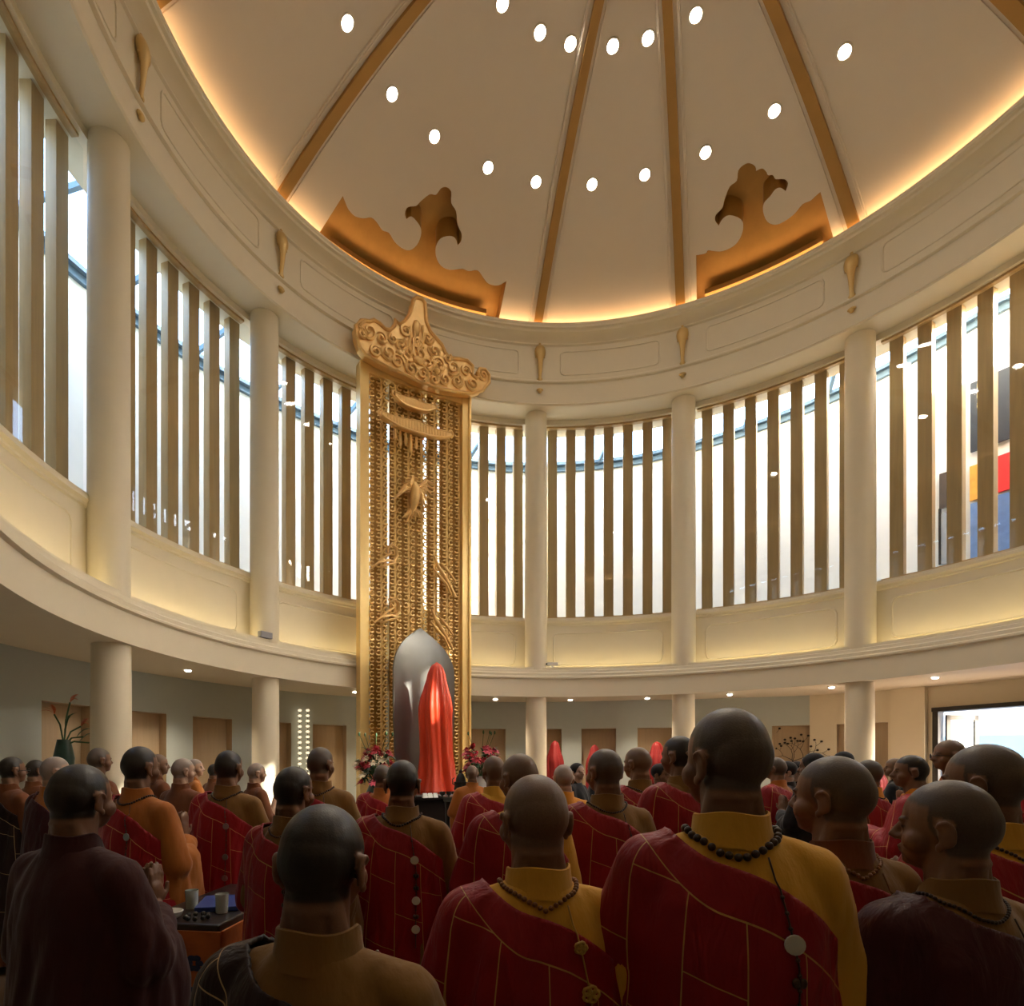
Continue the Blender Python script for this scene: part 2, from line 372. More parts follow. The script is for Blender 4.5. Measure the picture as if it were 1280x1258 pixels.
# recessed lights in the dome
DL = [(434, 28), (628, 4), (675, 40), (713, 54), (766, 57), (810, 47), (870, 18), (490, 117), (543, 170), (610, 209), (670, 227), (740, 230), (806, 218), (882, 190), (968, 138), (1056, 64)]
spots2d = [on_dome(*p) for p in DL]
for t in (95, 125, 155, 185, 215, 245): spots2d.append(Vector((sin(radians(t)), cos(radians(t))))*2.7)
for i, v in enumerate(spots2d):
    p = lift(v, -.004); r = v.length; sl_ = 2*.079*r
    nrm = Vector((-v.x/r*sl_, -v.y/r*sl_, -1)).normalized()
    q = nrm.to_track_quat('Z', 'Y')
    e = empty('dome_downlight', p); e.rotation_euler = q.to_euler()
    bm = bmesh.new(); lathe(bm, [(.135, 0), (.135, .016), (.11, .018), (.105, .004)], k=24); obj('trim_ring', bm, CEIL, e, smooth=40)
    bm = bmesh.new(); lathe(bm, [(.10, 0.002), (.10, .008)], k=24); obj('lens', bm, LAMP, e)
    if i < 16:
        inner = i in (1, 2, 3, 4, 5, 6)
        ords = ['first', 'second', 'third', 'fourth', 'fifth', 'sixth', 'seventh', 'eighth', 'ninth', 'tenth']
        k_ = sorted([j for j in range(16) if (j in (1, 2, 3, 4, 5, 6)) == inner], key=lambda j: DL[j][0]).index(i)
        tag(e, 'round recessed dome lamp, %s from the left along the %s arc of lights' % (ords[k_], 'upper inner' if inner else 'lower outer'), 'ceiling light', 'inner arc of dome downlights' if inner else 'outer arc of dome downlights')
    else: tag(e, 'round recessed lamp in the dome behind the viewer, %s round' % ['first', 'second', 'third', 'fourth', 'fifth', 'sixth'][i-16], 'ceiling light', 'rear dome downlights')
    lamp('beam', 'SPOT', (0, 0, .06), 110, (1, .86, .68), e, spot_size=radians(95), spot_blend=.9, shadow_soft_size=.1).rotation_euler = (pi, 0, 0)
CN = ['behind the viewer at the left', 'just outside the left edge', 'over the leftmost upper column', 'over the second upper column from the left', 'behind the crest of the gold screen', 'over the first column right of the screen', 'over the second column right of the screen', 'over the rightmost upper column', 'just outside the right edge', 'far right beyond the photo edge', 'behind the viewer at the right']
# gilded brackets on the frieze above each column
for ci, th in enumerate(COLS):
    if th < -120 or th > 120 or ci == 4: continue
    p = P(th, 4.09, 5.5); e = empty('gilded_bracket', p, radians(-th), 'gold bell-topped bracket on the cream frieze, ' + CN[ci], 'bracket', 'frieze brackets above the columns')
    bm = bmesh.new()
    prof = [(.055, -.06), (.075, -.02), (.05, .03), (.045, .1), (.055, .25), (.07, .42), (.09, .52), (.135, .60), (.15, .70), (.135, .80), (.09, .87), (.02, .90)]
    lathe(bm, prof, k=16); lathe(bm, [(.01, .82), (.03, .9), (.035, .95), (.01, .98)], (0, 0, 0), k=10)
    for v in bm.verts: v.co.y = v.co.y*.6-.02-.05*sin(max(0, v.co.z)*3.2)
    for s in (-1, 1): tube(bm, [(s*(.07+.05*cos(a)), -.05, .55+.05*sin(a)) for a in [i*pi/6 for i in range(10)]], .016, 6)
    obj('scroll', bm, GOLDB, e, smooth=60)
    bm = bmesh.new(); ell(bm, (0, -.02, -.30), (.09, .045, .045)); ell(bm, (0, -.03, -.34), (.05, .04, .05)); obj('shell_drop', bm, GOLDB, e, smooth=60)

# steel roof bars over the light court
for si, th in enumerate(range(-100, 70, 11)):
    a = P(th, 5.8, OT(th)+.05); b = P(th+6, 4.82, OT(th)+.75); bm = bmesh.new(); tube(bm, [a, b], .07, 4)
    o = obj('roof_strut', bm, STEEL); tag(o, 'slanting blue grey steel roof bar above the outer wall, %s from the left' % ['first', 'second', 'third', 'fourth', 'fifth', 'sixth', 'seventh', 'eighth', 'ninth', 'tenth', 'eleventh', 'twelfth', 'thirteenth', 'fourteenth', 'fifteenth', 'sixteenth'][si], 'steel bar', 'court roof struts')

# ------------------------------------------------------------ ground wall with niches
niches = [(-70, -38), (52, 113), (165, 208), (241, 290), (340, 364), (391, 433), (587, 632), (657, 702), (727, 770), (797, 843), (965, 1012), (1046, 1059), (1082, 1110)]
NZ0, NZ1 = -.35, .60
def thw(px):
    R = 5.3
    for _ in range(12): th, Y = on_R(px, R); R = RW(th)
    return th
nth = [(thw(a), thw(b)) for a, b in niches]
door = (thw(1167), 69.0)
def ground_wall():
    bm = bmesh.new(); bmN = bmesh.new()
    cuts = sorted(nth+[door]); th = -180+50.0; segs = []
    cur = -128.0
    for a, b in cuts: segs.append((cur, a, 'w')); segs.append((a, b, 'd' if (a, b) == door else 'n')); cur = b
    segs.append((cur, 232.0, 'w'))
    Z0, Z1 = -EYE/U, 1.04
    def quad(B, a, b, c, d): B.faces.new([B.verts.new(x) for x in (a, b, c, d)])
    for a, b, k in segs:
        n = max(1, int(abs(b-a)/2))
        for i in range(n):
            s, t = a+(b-a)*i/n, a+(b-a)*(i+1)/n; rs, rt = RW(s), RW(t)
            if k == 'w': quad(bm, P(s, rs, Z0), P(t, rt, Z0), P(t, rt, Z1), P(s, rs, Z1))
            elif k == 'd': quad(bm, P(s, rs, .72), P(t, rt, .72), P(t, rt, Z1), P(s, rs, Z1)); quad(bm, P(s, rs, .72), P(t, rt, .72), P(t, rt+.3, .72), P(s, rs+.3, .72))
            else:
                D = .12
                quad(bm, P(s, rs, Z0), P(t, rt, Z0), P(t, rt, NZ0), P(s, rs, NZ0)); quad(bm, P(s, rs, NZ1), P(t, rt, NZ1), P(t, rt, Z1), P(s, rs, Z1))
                quad(bmN, P(s, rs+D, NZ0), P(t, rt+D, NZ0), P(t, rt+D, NZ1), P(s, rs+D, NZ1))
                quad(bmN, P(s, rs, NZ0), P(t, rt, NZ0), P(t, rt+D, NZ0), P(s, rs+D, NZ0)); quad(bmN, P(s, rs, NZ1), P(t, rt, NZ1), P(t, rt+D, NZ1), P(s, rs+D, NZ1))
                if i == 0: quad(bmN, P(s, rs, NZ0), P(s, rs+D, NZ0), P(s, rs+D, NZ1), P(s, rs, NZ1))
                if i == n-1: quad(bmN, P(t, rt, NZ0), P(t, rt+D, NZ0), P(t, rt+D, NZ1), P(t, rt, NZ1))
    for B in (bm, bmN): bmesh.ops.remove_doubles(B, verts=B.verts, dist=.002)
    return bm, bmN
g1, g2 = ground_wall()
gw = struct(obj('wall_ground', g1, WALLP, smooth=30)); obj('niche_lining', g2, TAN, gw)
gw.data.materials.append(PLASTER)
for f_ in gw.data.polygons:      # the wall right of the branch sculpture is cream, the rest grey green
    t_ = polar(f_.center)[0]
    if thw(1018) < t_ < 150: f_.material_index = 1
# pilaster beside the door
for pa, pb in ((1116, 1160), (0, 0)):
    if pb: 
        a, b = thw(pa), thw(pb); struct(sweep('wall_pilaster', [(5.62, -EYE/U), (5.62, 1.04), (5.8, 1.04), (5.8, -EYE/U)], a, b, 3, PLASTER, True))
# gallery downlights
for gi, (px, py) in enumerate([(235, 841), (437, 866), (619, 874), (711, 876), (809, 873), (913, 868.5), (1043, 860), (1172, 847)]):
    th, r = polar(on_h(px, py, 1.0)); hl = 1.03 if r > 4.66 else 1.0; r = min(r, 4.49) if hl == 1.0 else r
    e = empty('gallery_downlight', P(th, r, hl), 0, 'small round lamp in the gallery soffit, ' + ['between the two left lower columns', 'just left of the gold screen', 'just right of the gold screen', 'small faint one right of the slender lower column', 'between the slender column and the next one', 'above the tallest monk', 'just left of the thick right lower column', 'right of the thick right lower column'][gi], 'ceiling light', 'gallery soffit downlights')
    bm = bmesh.new(); lathe(bm, [(.09, 0), (.09, -.012), (.065, -.014), (.06, -.003)], k=20); obj('trim_ring', bm, WHITE, e, smooth=40)
    bm = bmesh.new(); lathe(bm, [(.035, -.040), (.058, -.032), (.06, -.002)], k=20); obj('lens', bm, LAMPG, e)
    lamp('beam', 'SPOT', (0, 0, -.08), 200, (1, .82, .6), e, spot_size=radians(110), spot_blend=1, shadow_soft_size=.05)
# doorway
da, db = door
bm = bmesh.new()
def jamb(th, r0=5.62): 
    a = P(th-.35, r0, -EYE/U); return [P(th-.35, r0, h) for h in (-EYE/U, .75)]
for th in (da+.4, db-.4):
    c = [P(th-.3, 5.66, 0), P(th+.3, 5.66, 0), P(th+.3, 5.86, 0), P(th-.3, 5.86, 0)]
    lo = [Vector((v.x, v.y, 0)) for v in c]; prism(bm, lo, Vector((0, 0, 1)), EYE+.73*U)
a, b = [P(t, 5.66, .70) for t in (da, db)]; a2, b2 = [P(t, 5.86, .70) for t in (da, db)]
prism(bm, [a, b, b2, a2], Vector((0, 0, 1)), .10)
dr = struct(obj('door_1', bm, DARKM))
hx = P(da+1.2, 5.80, 0); hx.z = 0
d2 = Vector((1, .1, 0)).normalized(); nn = Vector((-d2.y, d2.x, 0))
bm = bmesh.new(); Wd = .85; Hd = EYE+.66*U
for s0, s1, z0, z1 in ((0, .10, 0, Hd), (Wd-.10, Wd, 0, Hd), (0, Wd, 0, .15), (0, Wd, Hd-.12, Hd)):
    prism(bm, [hx+d2*s0+Vector((0, 0, z0)), hx+d2*s1+Vector((0, 0, z0)), hx+d2*s1+Vector((0, 0, z1)), hx+d2*s0+Vector((0, 0, z1))], nn, .05)
lf = obj('door_leaf', bm, DARKM, dr)
bm = bmesh.new(); prism(bm, [hx+d2*.09+Vector((0, 0, .15))+nn*.02, hx+d2*(Wd-.09)+Vector((0, 0, .15))+nn*.02, hx+d2*(Wd-.09)+Vector((0, 0, Hd-.09))+nn*.02, hx+d2*.09+Vector((0, 0, Hd-.09))+nn*.02], nn, .01)
obj('door_pane', bm, GLASS, lf)
# courtyard building outside the door
BLUEW = mat('pale blue outdoor wall', (.10, .19, .27), .7, var=.05); BRIGHT = mat('white outdoor wall', (.34, .36, .38), .8)
bm = bmesh.new(); c0 = Vector((15.5, 23, 0)); c1 = Vector((34, 13, 0)); prism(bm, [c0, c1, c1+Vector((0, 0, 9)), c0+Vector((0, 0, 9))], Vector((.3, .9, 0)), .3); struct(obj('wall_outside', bm, BRIGHT))
bm = bmesh.new(); off = Vector((-.5, -.95, 0)); prism(bm, [c0+off, c1+off, c1+off+Vector((0, 0, 2.7)), c0+off+Vector((0, 0, 2.7))], Vector((.3, .9, 0)), .3)
struct(obj('wall_outside_low', bm, BLUEW))

# signs and painted panels on the court wall, seen through the right windows
def wall_quad(name, px0, py0, px1, py1, m, R=5.80, parent=None, dz0=0, dz1=0, dep=.05):
    t0, Y0 = on_R(px0, R); t1, Y1 = on_R(px1, R); tm, Ym = on_R((px0+px1)/2, R)
    h0, h1 = (CY-py1)/F*Ym, (CY-py0)/F*Ym
    d = dep/U
    return sweep(name, [(R, h0), (R, h1), (R+d, h1), (R+d, h0)], t0, t1, 4, m, True, parent)
NAVY = mat('navy sign board', (.012, .02, .035), .4); GCH = mat('gold lettering', (.75, .6, .3), .5)
sg = wall_quad('hanging_sign_board', 1213, 468, 1266, 556, NAVY); tag(sg, 'dark navy sign board with a gold vertical inscription on the court wall', 'sign')
for ix, x0 in enumerate((1221, 1229)):
    for k in range(6 if ix else 3):
        y = 480+k*12; th0, Yb = on_R(x0, 5.79); bm = bmesh.new()
        for (u0, v0, u1, v1) in ((0, 0, 5, 1), (2, -3, 3, 6), (0, 5, 5, 6), (0, 2.5, 1, 5)):
            ps = []
            for (u, v) in ((u0, v0), (u1, v0), (u1, v1), (u0, v1)):
                t, Yv = on_R(x0+u*.9, 5.79); ps.append(P(t, 5.79, (CY-(y+v))/F*Yv))
            prism(bm, ps, Vector((.5, .5, 0)), .03)
        obj('inscription_character', bm, GCH, sg)
for nm, q, c, lb in (('wall_painting', (1212, 578, 1245, 622), (.75, .36, .05), 'orange painted panel on the court wall beside the red one'), ('wall_painting', (1247, 566, 1272, 612), (.75, .02, .02), 'bright red painted panel on the court wall'),
                     ('wall_painting', (1213, 626, 1240, 706), (.16, .26, .48), 'blue mottled panel below the orange one on the court wall'), ('wall_painting', (1244, 616, 1272, 690), (.13, .22, .44), 'blue mottled panel below the red one on the court wall'), ('wall_painting', (1174, 590, 1192, 634), (.06, .04, .03), 'small dark picture on the court wall left of the orange panel')):
    m = mat(lb.split()[0]+' paint', c, .5, var=.35, vscale=6); o = wall_quad(nm, *q, m); tag(o, lb, 'painting')
o = wall_quad('court_door', 1174, 640, 1196, 704, BRIGHT); tag(o, 'white framed opening in the court wall under the dark picture', 'doorway'); wall_quad('court_door_frame', 1173, 636, 1176, 706, DARKM, 5.79, o)

# ------------------------------------------------------------ gold altar screen
PC = Vector((-.80, 15.14, 0)); TE = Vector((.875, .485, 0)).normalized(); NI = Vector((.485, -.875, 0)).normalized()   # along the screen, towards the hall
def on_panel(px, py, off=0):
    d = ray(px, py); o = Vector((0, 0, EYE)); q = PC+NI*off; t = (q-o).dot(NI)/d.dot(NI); return o+d*t
def sz(px, py): v = on_panel(px, py); return (v-PC).dot(TE), v.z
def PP(s, z, off=0): v = PC+TE*s+NI*off; return Vector((v.x, v.y, z))
sL, zL = sz(447.5, 455); sR, zR = sz(585.5, 500); ZT = (zL+zR)/2
scr = empty('gold_altar_screen', (0, 0, 0), 0, 'tall gold openwork screen of scrolls rising to the cornice behind the draped statue', 'screen')
bm = bmesh.new()
for s0, s1 in ((sL, sL+.24), (sR-.24, sR)):
    prism(bm, [PP(s0, 0, -.12), PP(s1, 0, -.12), PP(s1, ZT, -.12), PP(s0, ZT, -.12)], NI, .22)
    q = s0 if s0 == sL else s1-.06
    prism(bm, [PP(q, 0, .10), PP(q+.06, 0, .10), PP(q+.06, ZT, .10), PP(q, ZT, .10)], NI, .05)
prism(bm, [PP(sL, ZT-.2, -.12), PP(sR, ZT-.2, -.12), PP(sR, ZT, -.12), PP(sL, ZT, -.12)], NI, .2)
prism(bm, [PP(sL, 0, -.12), PP(sR, 0, -.12), PP(sR, .9, -.12), PP(sL, .9, -.12)], NI, .2)
obj('frame', bm, GOLD, scr)
# scrollwork
a0, a1 = sL+.24, sR-.24; slits = sorted(sz(px, 650)[0] for px in (462, 486, 533, 549)); bm = bmesh.new(); c_ = a0
for q in slits+[a1+.05]:
    prism(bm, [PP(c_, .9, -.10), PP(q-.05, .9, -.10), PP(q-.05, ZT, -.10), PP(c_, ZT, -.10)], NI, .02); c_ = q+.05
obj('backing_sheet', bm, GOLDP, scr)
bm = bmesh.new(); a0, a1 = sL+.26, sR-.26; nc = 14; cw = (a1-a0)/nc; rh = cw*.98; nr = int((ZT-1.0)/rh)
def curl_pts(cx, cz, R, sgn, flip):
    out = []
    for i in range(11):
        a = -2.5+i*.52; r = R*(1-.045*i) if i > 4 else R
        out.append((cx+sgn*r*cos(a)*1.0, cz+flip*r*sin(a)))
    return out
for i in range(nc):
    for j in range(nr):
        cx = a0+cw*(i+.5); cz = .95+rh*(j+.5); s = 1 if (i % 2) else -1
        pts_ = curl_pts(cx-s*cw*.02, cz, cw*.37, s, 1); n = len(pts_)
        tube(bm, [PP(x, z, -.02+.035*k/n) for k, (x, z) in enumerate(pts_)], [cw*.125*(1-.03*k) for k in range(n)], 5)
        if j % 2 == 0 or i % 2: 
            tube(bm, [PP(cx+s*cw*.30, cz+rh*.30, -.03), PP(cx+s*cw*.52, cz+rh*.5, -.03), PP(cx+s*cw*.3, cz+rh*.72, -.03)], cw*.11, 4)
for i in range(nc+1):
    x = a0+cw*i
    if i % 2 == 0: tube(bm, [PP(x, .9, -.05), PP(x, ZT, -.05)], cw*.17, 6)
obj('scrollwork', bm, GOLD, scr, smooth=60)
# crest
CREST = [(438, 419), (439, 430), (444, 445), (451, 454), (467, 463), (483, 471), (499.5, 478), (516, 486), (532, 492), (547, 496), (565, 499), (582, 501), (595, 497), (603, 487), (603, 478), (598, 471), (591, 470), (588, 475), (592, 480), (587, 481.6), (582, 478), (583, 467), (576, 460), (565, 458), (554, 457), (549, 450.5), (545, 441), (538, 433), (530.6, 425), (526, 414), (525, 403), (524, 390), (520, 384.6), (513, 383), (509, 386.5), (507, 397), (503, 406.6), (498, 413), (492, 416), (487, 411), (486, 418.5), (481, 423), (475, 422), (468, 415), (461, 411), (455.6, 413), (451, 412), (445, 412)]
cr = [sz(*p) for p in CREST]
bm = bmesh.new(); prism(bm, [PP(s, z, .10) for s, z in cr], NI, .22)
crest = obj('crest_board', bm, GOLDC, scr)
bm = bmesh.new(); tube(bm, [PP(s, z, .33) for s, z in cr], .045, 6, closed=True)
def spiral(bm, px, py, rp, turns=1.6, sgn=1, ph=0, off=.33, r=.042):
    rp *= 1.3
    s0, z0 = sz(px, py); R = rp/F*15.1; n = int(turns*12)
    tube(bm, [PP(s0+sgn*R*(1-i/n*.85)*cos(ph+i*2*pi/12), z0+R*(1-i/n*.85)*sin(ph+i*2*pi/12), off+.03*i/n) for i in range(n+1)], [r*(1-.3*i/n) for i in range(n+1)], 5)
for px, py, rp, sg_, ph in ((455, 425, 9, 1, 2), (470, 434, 7, -1, 0), (463, 450, 6, 1, 1), (479, 451, 8, 1, 3), (494, 441, 7, -1, 2), (490, 462, 7, 1, 0), (503, 452, 7, -1, 4), (508, 470, 8, 1, 2), (517, 452, 9, 1, 1), (527, 464, 8, -1, 2), (521, 477, 7, 1, 5), (536, 449, 7, 1, 3), (541, 466, 8, -1, 0), (548, 483, 7, 1, 2), (535, 484, 6, -1, 1), (558, 470, 8, 1, 4), (563, 486, 7, -1, 2), (574, 473, 6, 1, 0), (582, 489, 7, 1, 3), (500, 425, 6, 1, 1), (527, 433, 6, -1, 3), (514, 440, 6, 1, 0), (595, 478, 6, 1, 2), (446, 428, 5, -1, 1), (484, 434, 5, 1, 2), (552, 458, 5, -1, 2)):
    spiral(bm, px, py, rp, 1.5, sg_, ph)
for px in (505, 510, 516, 521): tube(bm, [PP(*sz(px, 414+abs(px-514)*.6), .34), PP(*sz(px+1, 432), .36), PP(*sz(px-2, 448), .34)], .03, 5)
e_ = Matrix.Identity(3)
for px, py, a, b_ in ((513, 421, .10, .2), (516, 461, .16, .1), (538, 474, .1, .08), (492, 452, .1, .08)):
    s, z = sz(px, py); ell(bm, PP(s, z, .33), (a, .09, b_), Matrix.Rotation(atan2(TE.y, TE.x), 3, 'Z'))
obj('crest_scrolls', bm, GOLDC, scr, smooth=60)
# little palace roofs, bird and cloud ribbons applied to the scrollwork
bm = bmesh.new()
def roof(px0, py0, px1, py1, hp, off):
    s0, z0 = sz(px0, py0); s1, z1 = sz(px1, py1); zb = (z0+z1)/2; H = hp/F*15.1; n = 24; low = []; top = []
    for i in range(n+1):
        u = i/n; s = s0+(s1-s0)*u; e = abs(2*u-1); low.append((s, zb+.16*e**3)); top.append((s, zb+.10+.16*e**3+H*max(0, 1-e)**.7))
    prism(bm, [PP(s, z, off) for s, z in low]+[PP(s, z, off) for s, z in top[::-1]], NI, .14)
    tube(bm, [PP(s, z, off+.16) for s, z in low], .035, 5); tube(bm, [PP(s, z, off+.12) for s, z in top], .03, 5)
    for i in range(2, n-1): tube(bm, [PP(low[i][0], low[i][1]+.02, off+.15), PP(top[i][0], top[i][1], off+.13)], .017, 4)
    for s_, e_s in ((s0, -1), (s1, 1)): tube(bm, [PP(s_+e_s*.0+.07*cos(a)*e_s, zb+.24+.07*sin(a), off+.1) for a in [-1.5+i*.5 for i in range(9)]], .03, 5)
roof(472, 532, 558, 562, 10, .12); roof(489, 508, 537, 528, 8, .12)
for k in range(6):
    s, z = sz(492+k*7.5, 519+k*2.6); tube(bm, [PP(s, z-.05, .18), PP(s, z-.40, .18)], .035, 6)
for k in range(7):
    s, z = sz(490+k*6.6, 541+k*2.4); L_ = .25+.12*(k % 2)+.1*(3-abs(3-k))/3; tube(bm, [PP(s, z, .18), PP(s, z-L_*.8, .18), PP(s, z-L_, .2)], [.03, .045, .015], 6)
obj('palace_roof_relief', bm, GOLDC, scr, smooth=50)
bm = bmesh.new()
bp_ = lambda px, py, off=.14: PP(*sz(px, py), off)
tube(bm, [bp_(513, 606, .2), bp_(514, 618, .26), bp_(513, 632, .24), bp_(511, 646, .16)], [.05, .13, .12, .03], 8)
ell(bm, bp_(514, 605, .22), (.07, .07, .07)); tube(bm, [bp_(514, 604, .28), bp_(516, 607, .36)], [.03, .008], 5)
for s_ in (-1, 1):
    for k in range(7):
        ex, ey = 514+s_*(8+3.6*k), 612-s_*0+(-11+5.5*k)*(1 if s_ > 0 else 1); 
        if s_ < 0: ex, ey = 514-(8+2.9*k), 598+5*k
        else: ex, ey = 514+(26-2.2*k), 608+6*k
        tube(bm, [bp_(514+s_*3, 616, .2), bp_((514+ex)/2, (614+ey)/2-4, .26), bp_(ex, ey, .14)], [.05, .05, .012], 5)
for k in range(6): tube(bm, [bp_(512, 638, .16), bp_(506+k*3, 645, .18), bp_(500+k*5.5, 650+(k % 2)*4, .13)], [.05, .045, .012], 5)
obj('bird_relief', bm, GOLDC, scr, smooth=60)
def ribbon(pts_, r=.05):
    global bm
    tube(bm, [bp_(x, y, .14+.04*sin(i*1.3)) for i, (x, y) in enumerate(pts_)], [r*(1-.5*abs(2*i/(len(pts_)-1)-1)) for i in range(len(pts_))], 6)
for dy, dx in ((0, 0), (68, 3)):
    bm = bmesh.new()
    ribbon([(462+dx, 712+dy), (470+dx, 706+dy), (482+dx, 703+dy), (490+dx, 704+dy), (494+dx, 697+dy), (492+dx, 688+dy), (486+dx, 684+dy), (481+dx, 688+dy), (483+dx, 693+dy)])
    ribbon([(466+dx, 709+dy), (476+dx, 700+dy), (486+dx, 694+dy), (480+dx, 682+dy)], .04); ribbon([(470+dx, 712+dy), (480+dx, 709+dy), (493+dx, 706+dy)], .03); obj('cloud_ribbon', bm, GOLDC, scr, smooth=60)
for dy, dx in ((0, 0), (66, -3)):
    bm = bmesh.new()
    ribbon([(540+dx, 698+dy), (543+dx, 710+dy), (549+dx, 718+dy), (556+dx, 728+dy), (562+dx, 738+dy), (566+dx, 748+dy)], .06)
    ribbon([(538+dx, 712+dy), (546+dx, 724+dy), (554+dx, 732+dy), (562+dx, 746+dy)], .045); ribbon([(548+dx, 706+dy), (557+dx, 718+dy), (566+dx, 730+dy)], .04); obj('cloud_ribbon', bm, GOLDC, scr, smooth=60)

# pointed grey backplate and the draped statue
def Q(s, off, z=0): v = PC+TE*s+NI*off; return Vector((v.x, v.y, z))
bm = bmesh.new(); so_ = -.22
prof = []
hw_ = .80; z0, zs, za = 1.06, 3.75, 4.95
for i in range(15): 
    u = i/14; prof.append((hw_*(1-u**2.1) if i else hw_, zs+(za-zs)*u**.85))
low_ = [(hw_*.86, z0), (hw_*.93, 1.8), (hw_*.99, 2.8), (hw_, 3.4)]
right = low_+prof; out = right+[(-a, b) for a, b in right[::-1][1:]]
n = len(out)
front = [bm.verts.new(Q(so_+x, .75+.22*(abs(x)/hw_)**2, z)) for x, z in out]; back = [bm.verts.new(Q(so_+x, .69+.22*(abs(x)/hw_)**2, z)) for x, z in out]
for i in range(n): bm.faces.new((front[i], back[i], back[(i+1) % n], front[(i+1) % n]))
def strips(vs, flip):
    m_ = len(right)
    mid = [bm.verts.new(Q(so_, .75 if not flip else .69, z)) for x, z in right[:-1]]+[vs[m_-1]]
    for i in range(m_-1):
        l0, l1 = vs[n-1-i], vs[n-2-i] if i < m_-2 else vs[m_-1]
        for A in ((vs[i], vs[i+1], mid[i+1], mid[i]), (mid[i], mid[i+1], l1, l0)):
            A = list(dict.fromkeys(A))
            if len(A) > 2: bm.faces.new(A)
strips(front, False); strips(back, True)
bmesh.ops.recalc_face_normals(bm, faces=bm.faces)
o = obj('pointed_backplate', bm, GREYM, smooth=50); tag(o, 'tall satin grey pointed arch plate standing behind the red draped statue', 'backplate')
RED = mat('red satin cloth', (.66, .045, .008), .40, bump=.12, bscale=9, stretch=(3, 3, .4)); RED2 = mat('dark red cloth', (.26, .008, .008), .6, bump=.1)
def draped(name, base, H, W, m, seed, folds=9):
    bm = bmesh.new(); k = 96; rows = []
    prof = [(0, .60), (.04, .53), (.15, .44), (.32, .38), (.5, .385), (.64, .395), (.72, .36), (.80, .29), (.87, .235), (.92, .21), (.96, .165), (.985, .10), (1.0, .01)]
    N = 44
    def pr(u):
        for (a, x), (b, y) in zip(prof, prof[1:]):
            if u <= b: t = (u-a)/(b-a); t = t*t*(3-2*t)*.5+t*.5; return x+(y-x)*t
        return 0
    for i in range(N+1):
        u = 1-(1-i/N)**1.0; r = pr(u)*W; row = []
        for j in range(k):
            a = 2*pi*j/k; fa = (1-u)**.6*.14+.02; 
            f = 1+fa*(sin(a*folds+seed+2.2*sin(a*2+seed)+u*1.5)+.5*sin(a*(folds*2-3)+u*4+seed))*(1 if u < .93 else .3)
            row.append(bm.verts.new((r*f*cos(a)+.02*W*sin(u*6+seed), r*f*sin(a)*.8, u*H)))
        rows.append(row)
    for a, b in zip(rows, rows[1:]):
        for j in range(k): bm.faces.new((a[j], a[(j+1) % k], b[(j+1) % k], b[j]))
    bm.faces.new(rows[0][::-1]); bm.faces.new(rows[-1])
    o = obj(name, bm, m, smooth=180); o.location = base; return o
p = Q(-.17, 1.45, 1.05); st = draped('draped_statue', p, 2.98, .92, RED, 1.0); st.rotation_euler = (0, 0, radians(25)); tag(st, 'tall standing statue covered entirely by a bright red satin cloth before the grey plate', 'statue')
# pedestal
bm = bmesh.new(); M4 = Matrix.Translation(Q(-.15, 1.25, 0)) @ Matrix.Rotation(atan2(TE.y, TE.x), 4, 'Z')
box(bm, (0, 0, .5), (2.2, 1.5, 1.0), M4, .03); box(bm, (0, 0, .99), (2.4, 1.7, .12), M4, .03); box(bm, (0, 0, .06), (2.4, 1.7, .12), M4, .03)
o = obj('statue_pedestal', bm, BLACKL); tag(o, 'broad black lacquered pedestal carrying the draped statue', 'pedestal')
# four smaller draped statues in the rear niches
for k, (px, yt, wd) in enumerate(((691, 926, .55), (741, 931, .5), (821, 927, .62), (1103, 960, .5))):
    th = thw(px); r = RW(th)-.25; q = P(th, r, 0); Yq = q.y; ztop = EYE+(CY-yt)/F*Yq
    zb = .7; o = draped('draped_niche_statue', (q.x, q.y, zb), ztop-zb, wd*1.1, RED2, k*1.7, 7)
    tag(o, ['smaller red draped figure half behind the slender lower column right of the gold screen', 'red draped figure in the rear niche behind the grey-headed monk', 'red draped figure with pointed top in the niche left of the tallest monk', 'red draped figure low by the wall near the doorway pilaster'][k], 'statue')
    bm = bmesh.new(); box(bm, (q.x, q.y, .35), (.7, .7, .7), None, .02); s_ = obj('statue_plinth', bm, BLACKL); tag(s_, 'dark plinth under the ' + ['draped figure behind the slender column', 'draped figure behind the grey-headed monk', 'pointed draped figure left of the tallest monk', 'draped figure near the doorway'][k], 'plinth')

# ------------------------------------------------------------ altar table and offerings
AT = Q(.9, 3.2, 0); Mt = Matrix.Translation(AT) @ Matrix.Rotation(atan2(TE.y, TE.x), 4, 'Z'); tz = atan2(TE.y, TE.x)
tb = empty('altar_table', AT, tz, 'long black carved altar table with gold trims before the draped statue', 'altar table')
TW = 3.4
bm = bmesh.new(); box(bm, (0, 0, 1.03), (TW, .8, .06), None, .015); box(bm, (0, 0, .97), (TW-.1, .74, .05), None, .01); obj('table_top', bm, BLACKL, tb)
bm = bmesh.new(); box(bm, (0, -.33, .52), (TW-.3, .04, .84), None, .01); obj('front_panel', bm, BLACKL, tb)
bm = bmesh.new()
for i in range(12):
    x = -TW/2+.3+i*(TW-.6)/11
    tube(bm, [(x+.09*cos(a), -.36, .75+.09*sin(a)) for a in [j*pi/6 for j in range(12)]], .012, 5, closed=True)
    tube(bm, [(x+.05*cos(a), -.36, .75+.05*sin(a)) for a in [j*pi/4 for j in range(8)]], .01, 5, closed=True)
    ell(bm, (x, -.36, .45), (.05, .02, .09), None, 8, 6); tube(bm, [(x-.08, -.36, .3), (x, -.37, .36), (x+.08, -.36, .3)], .012, 5)
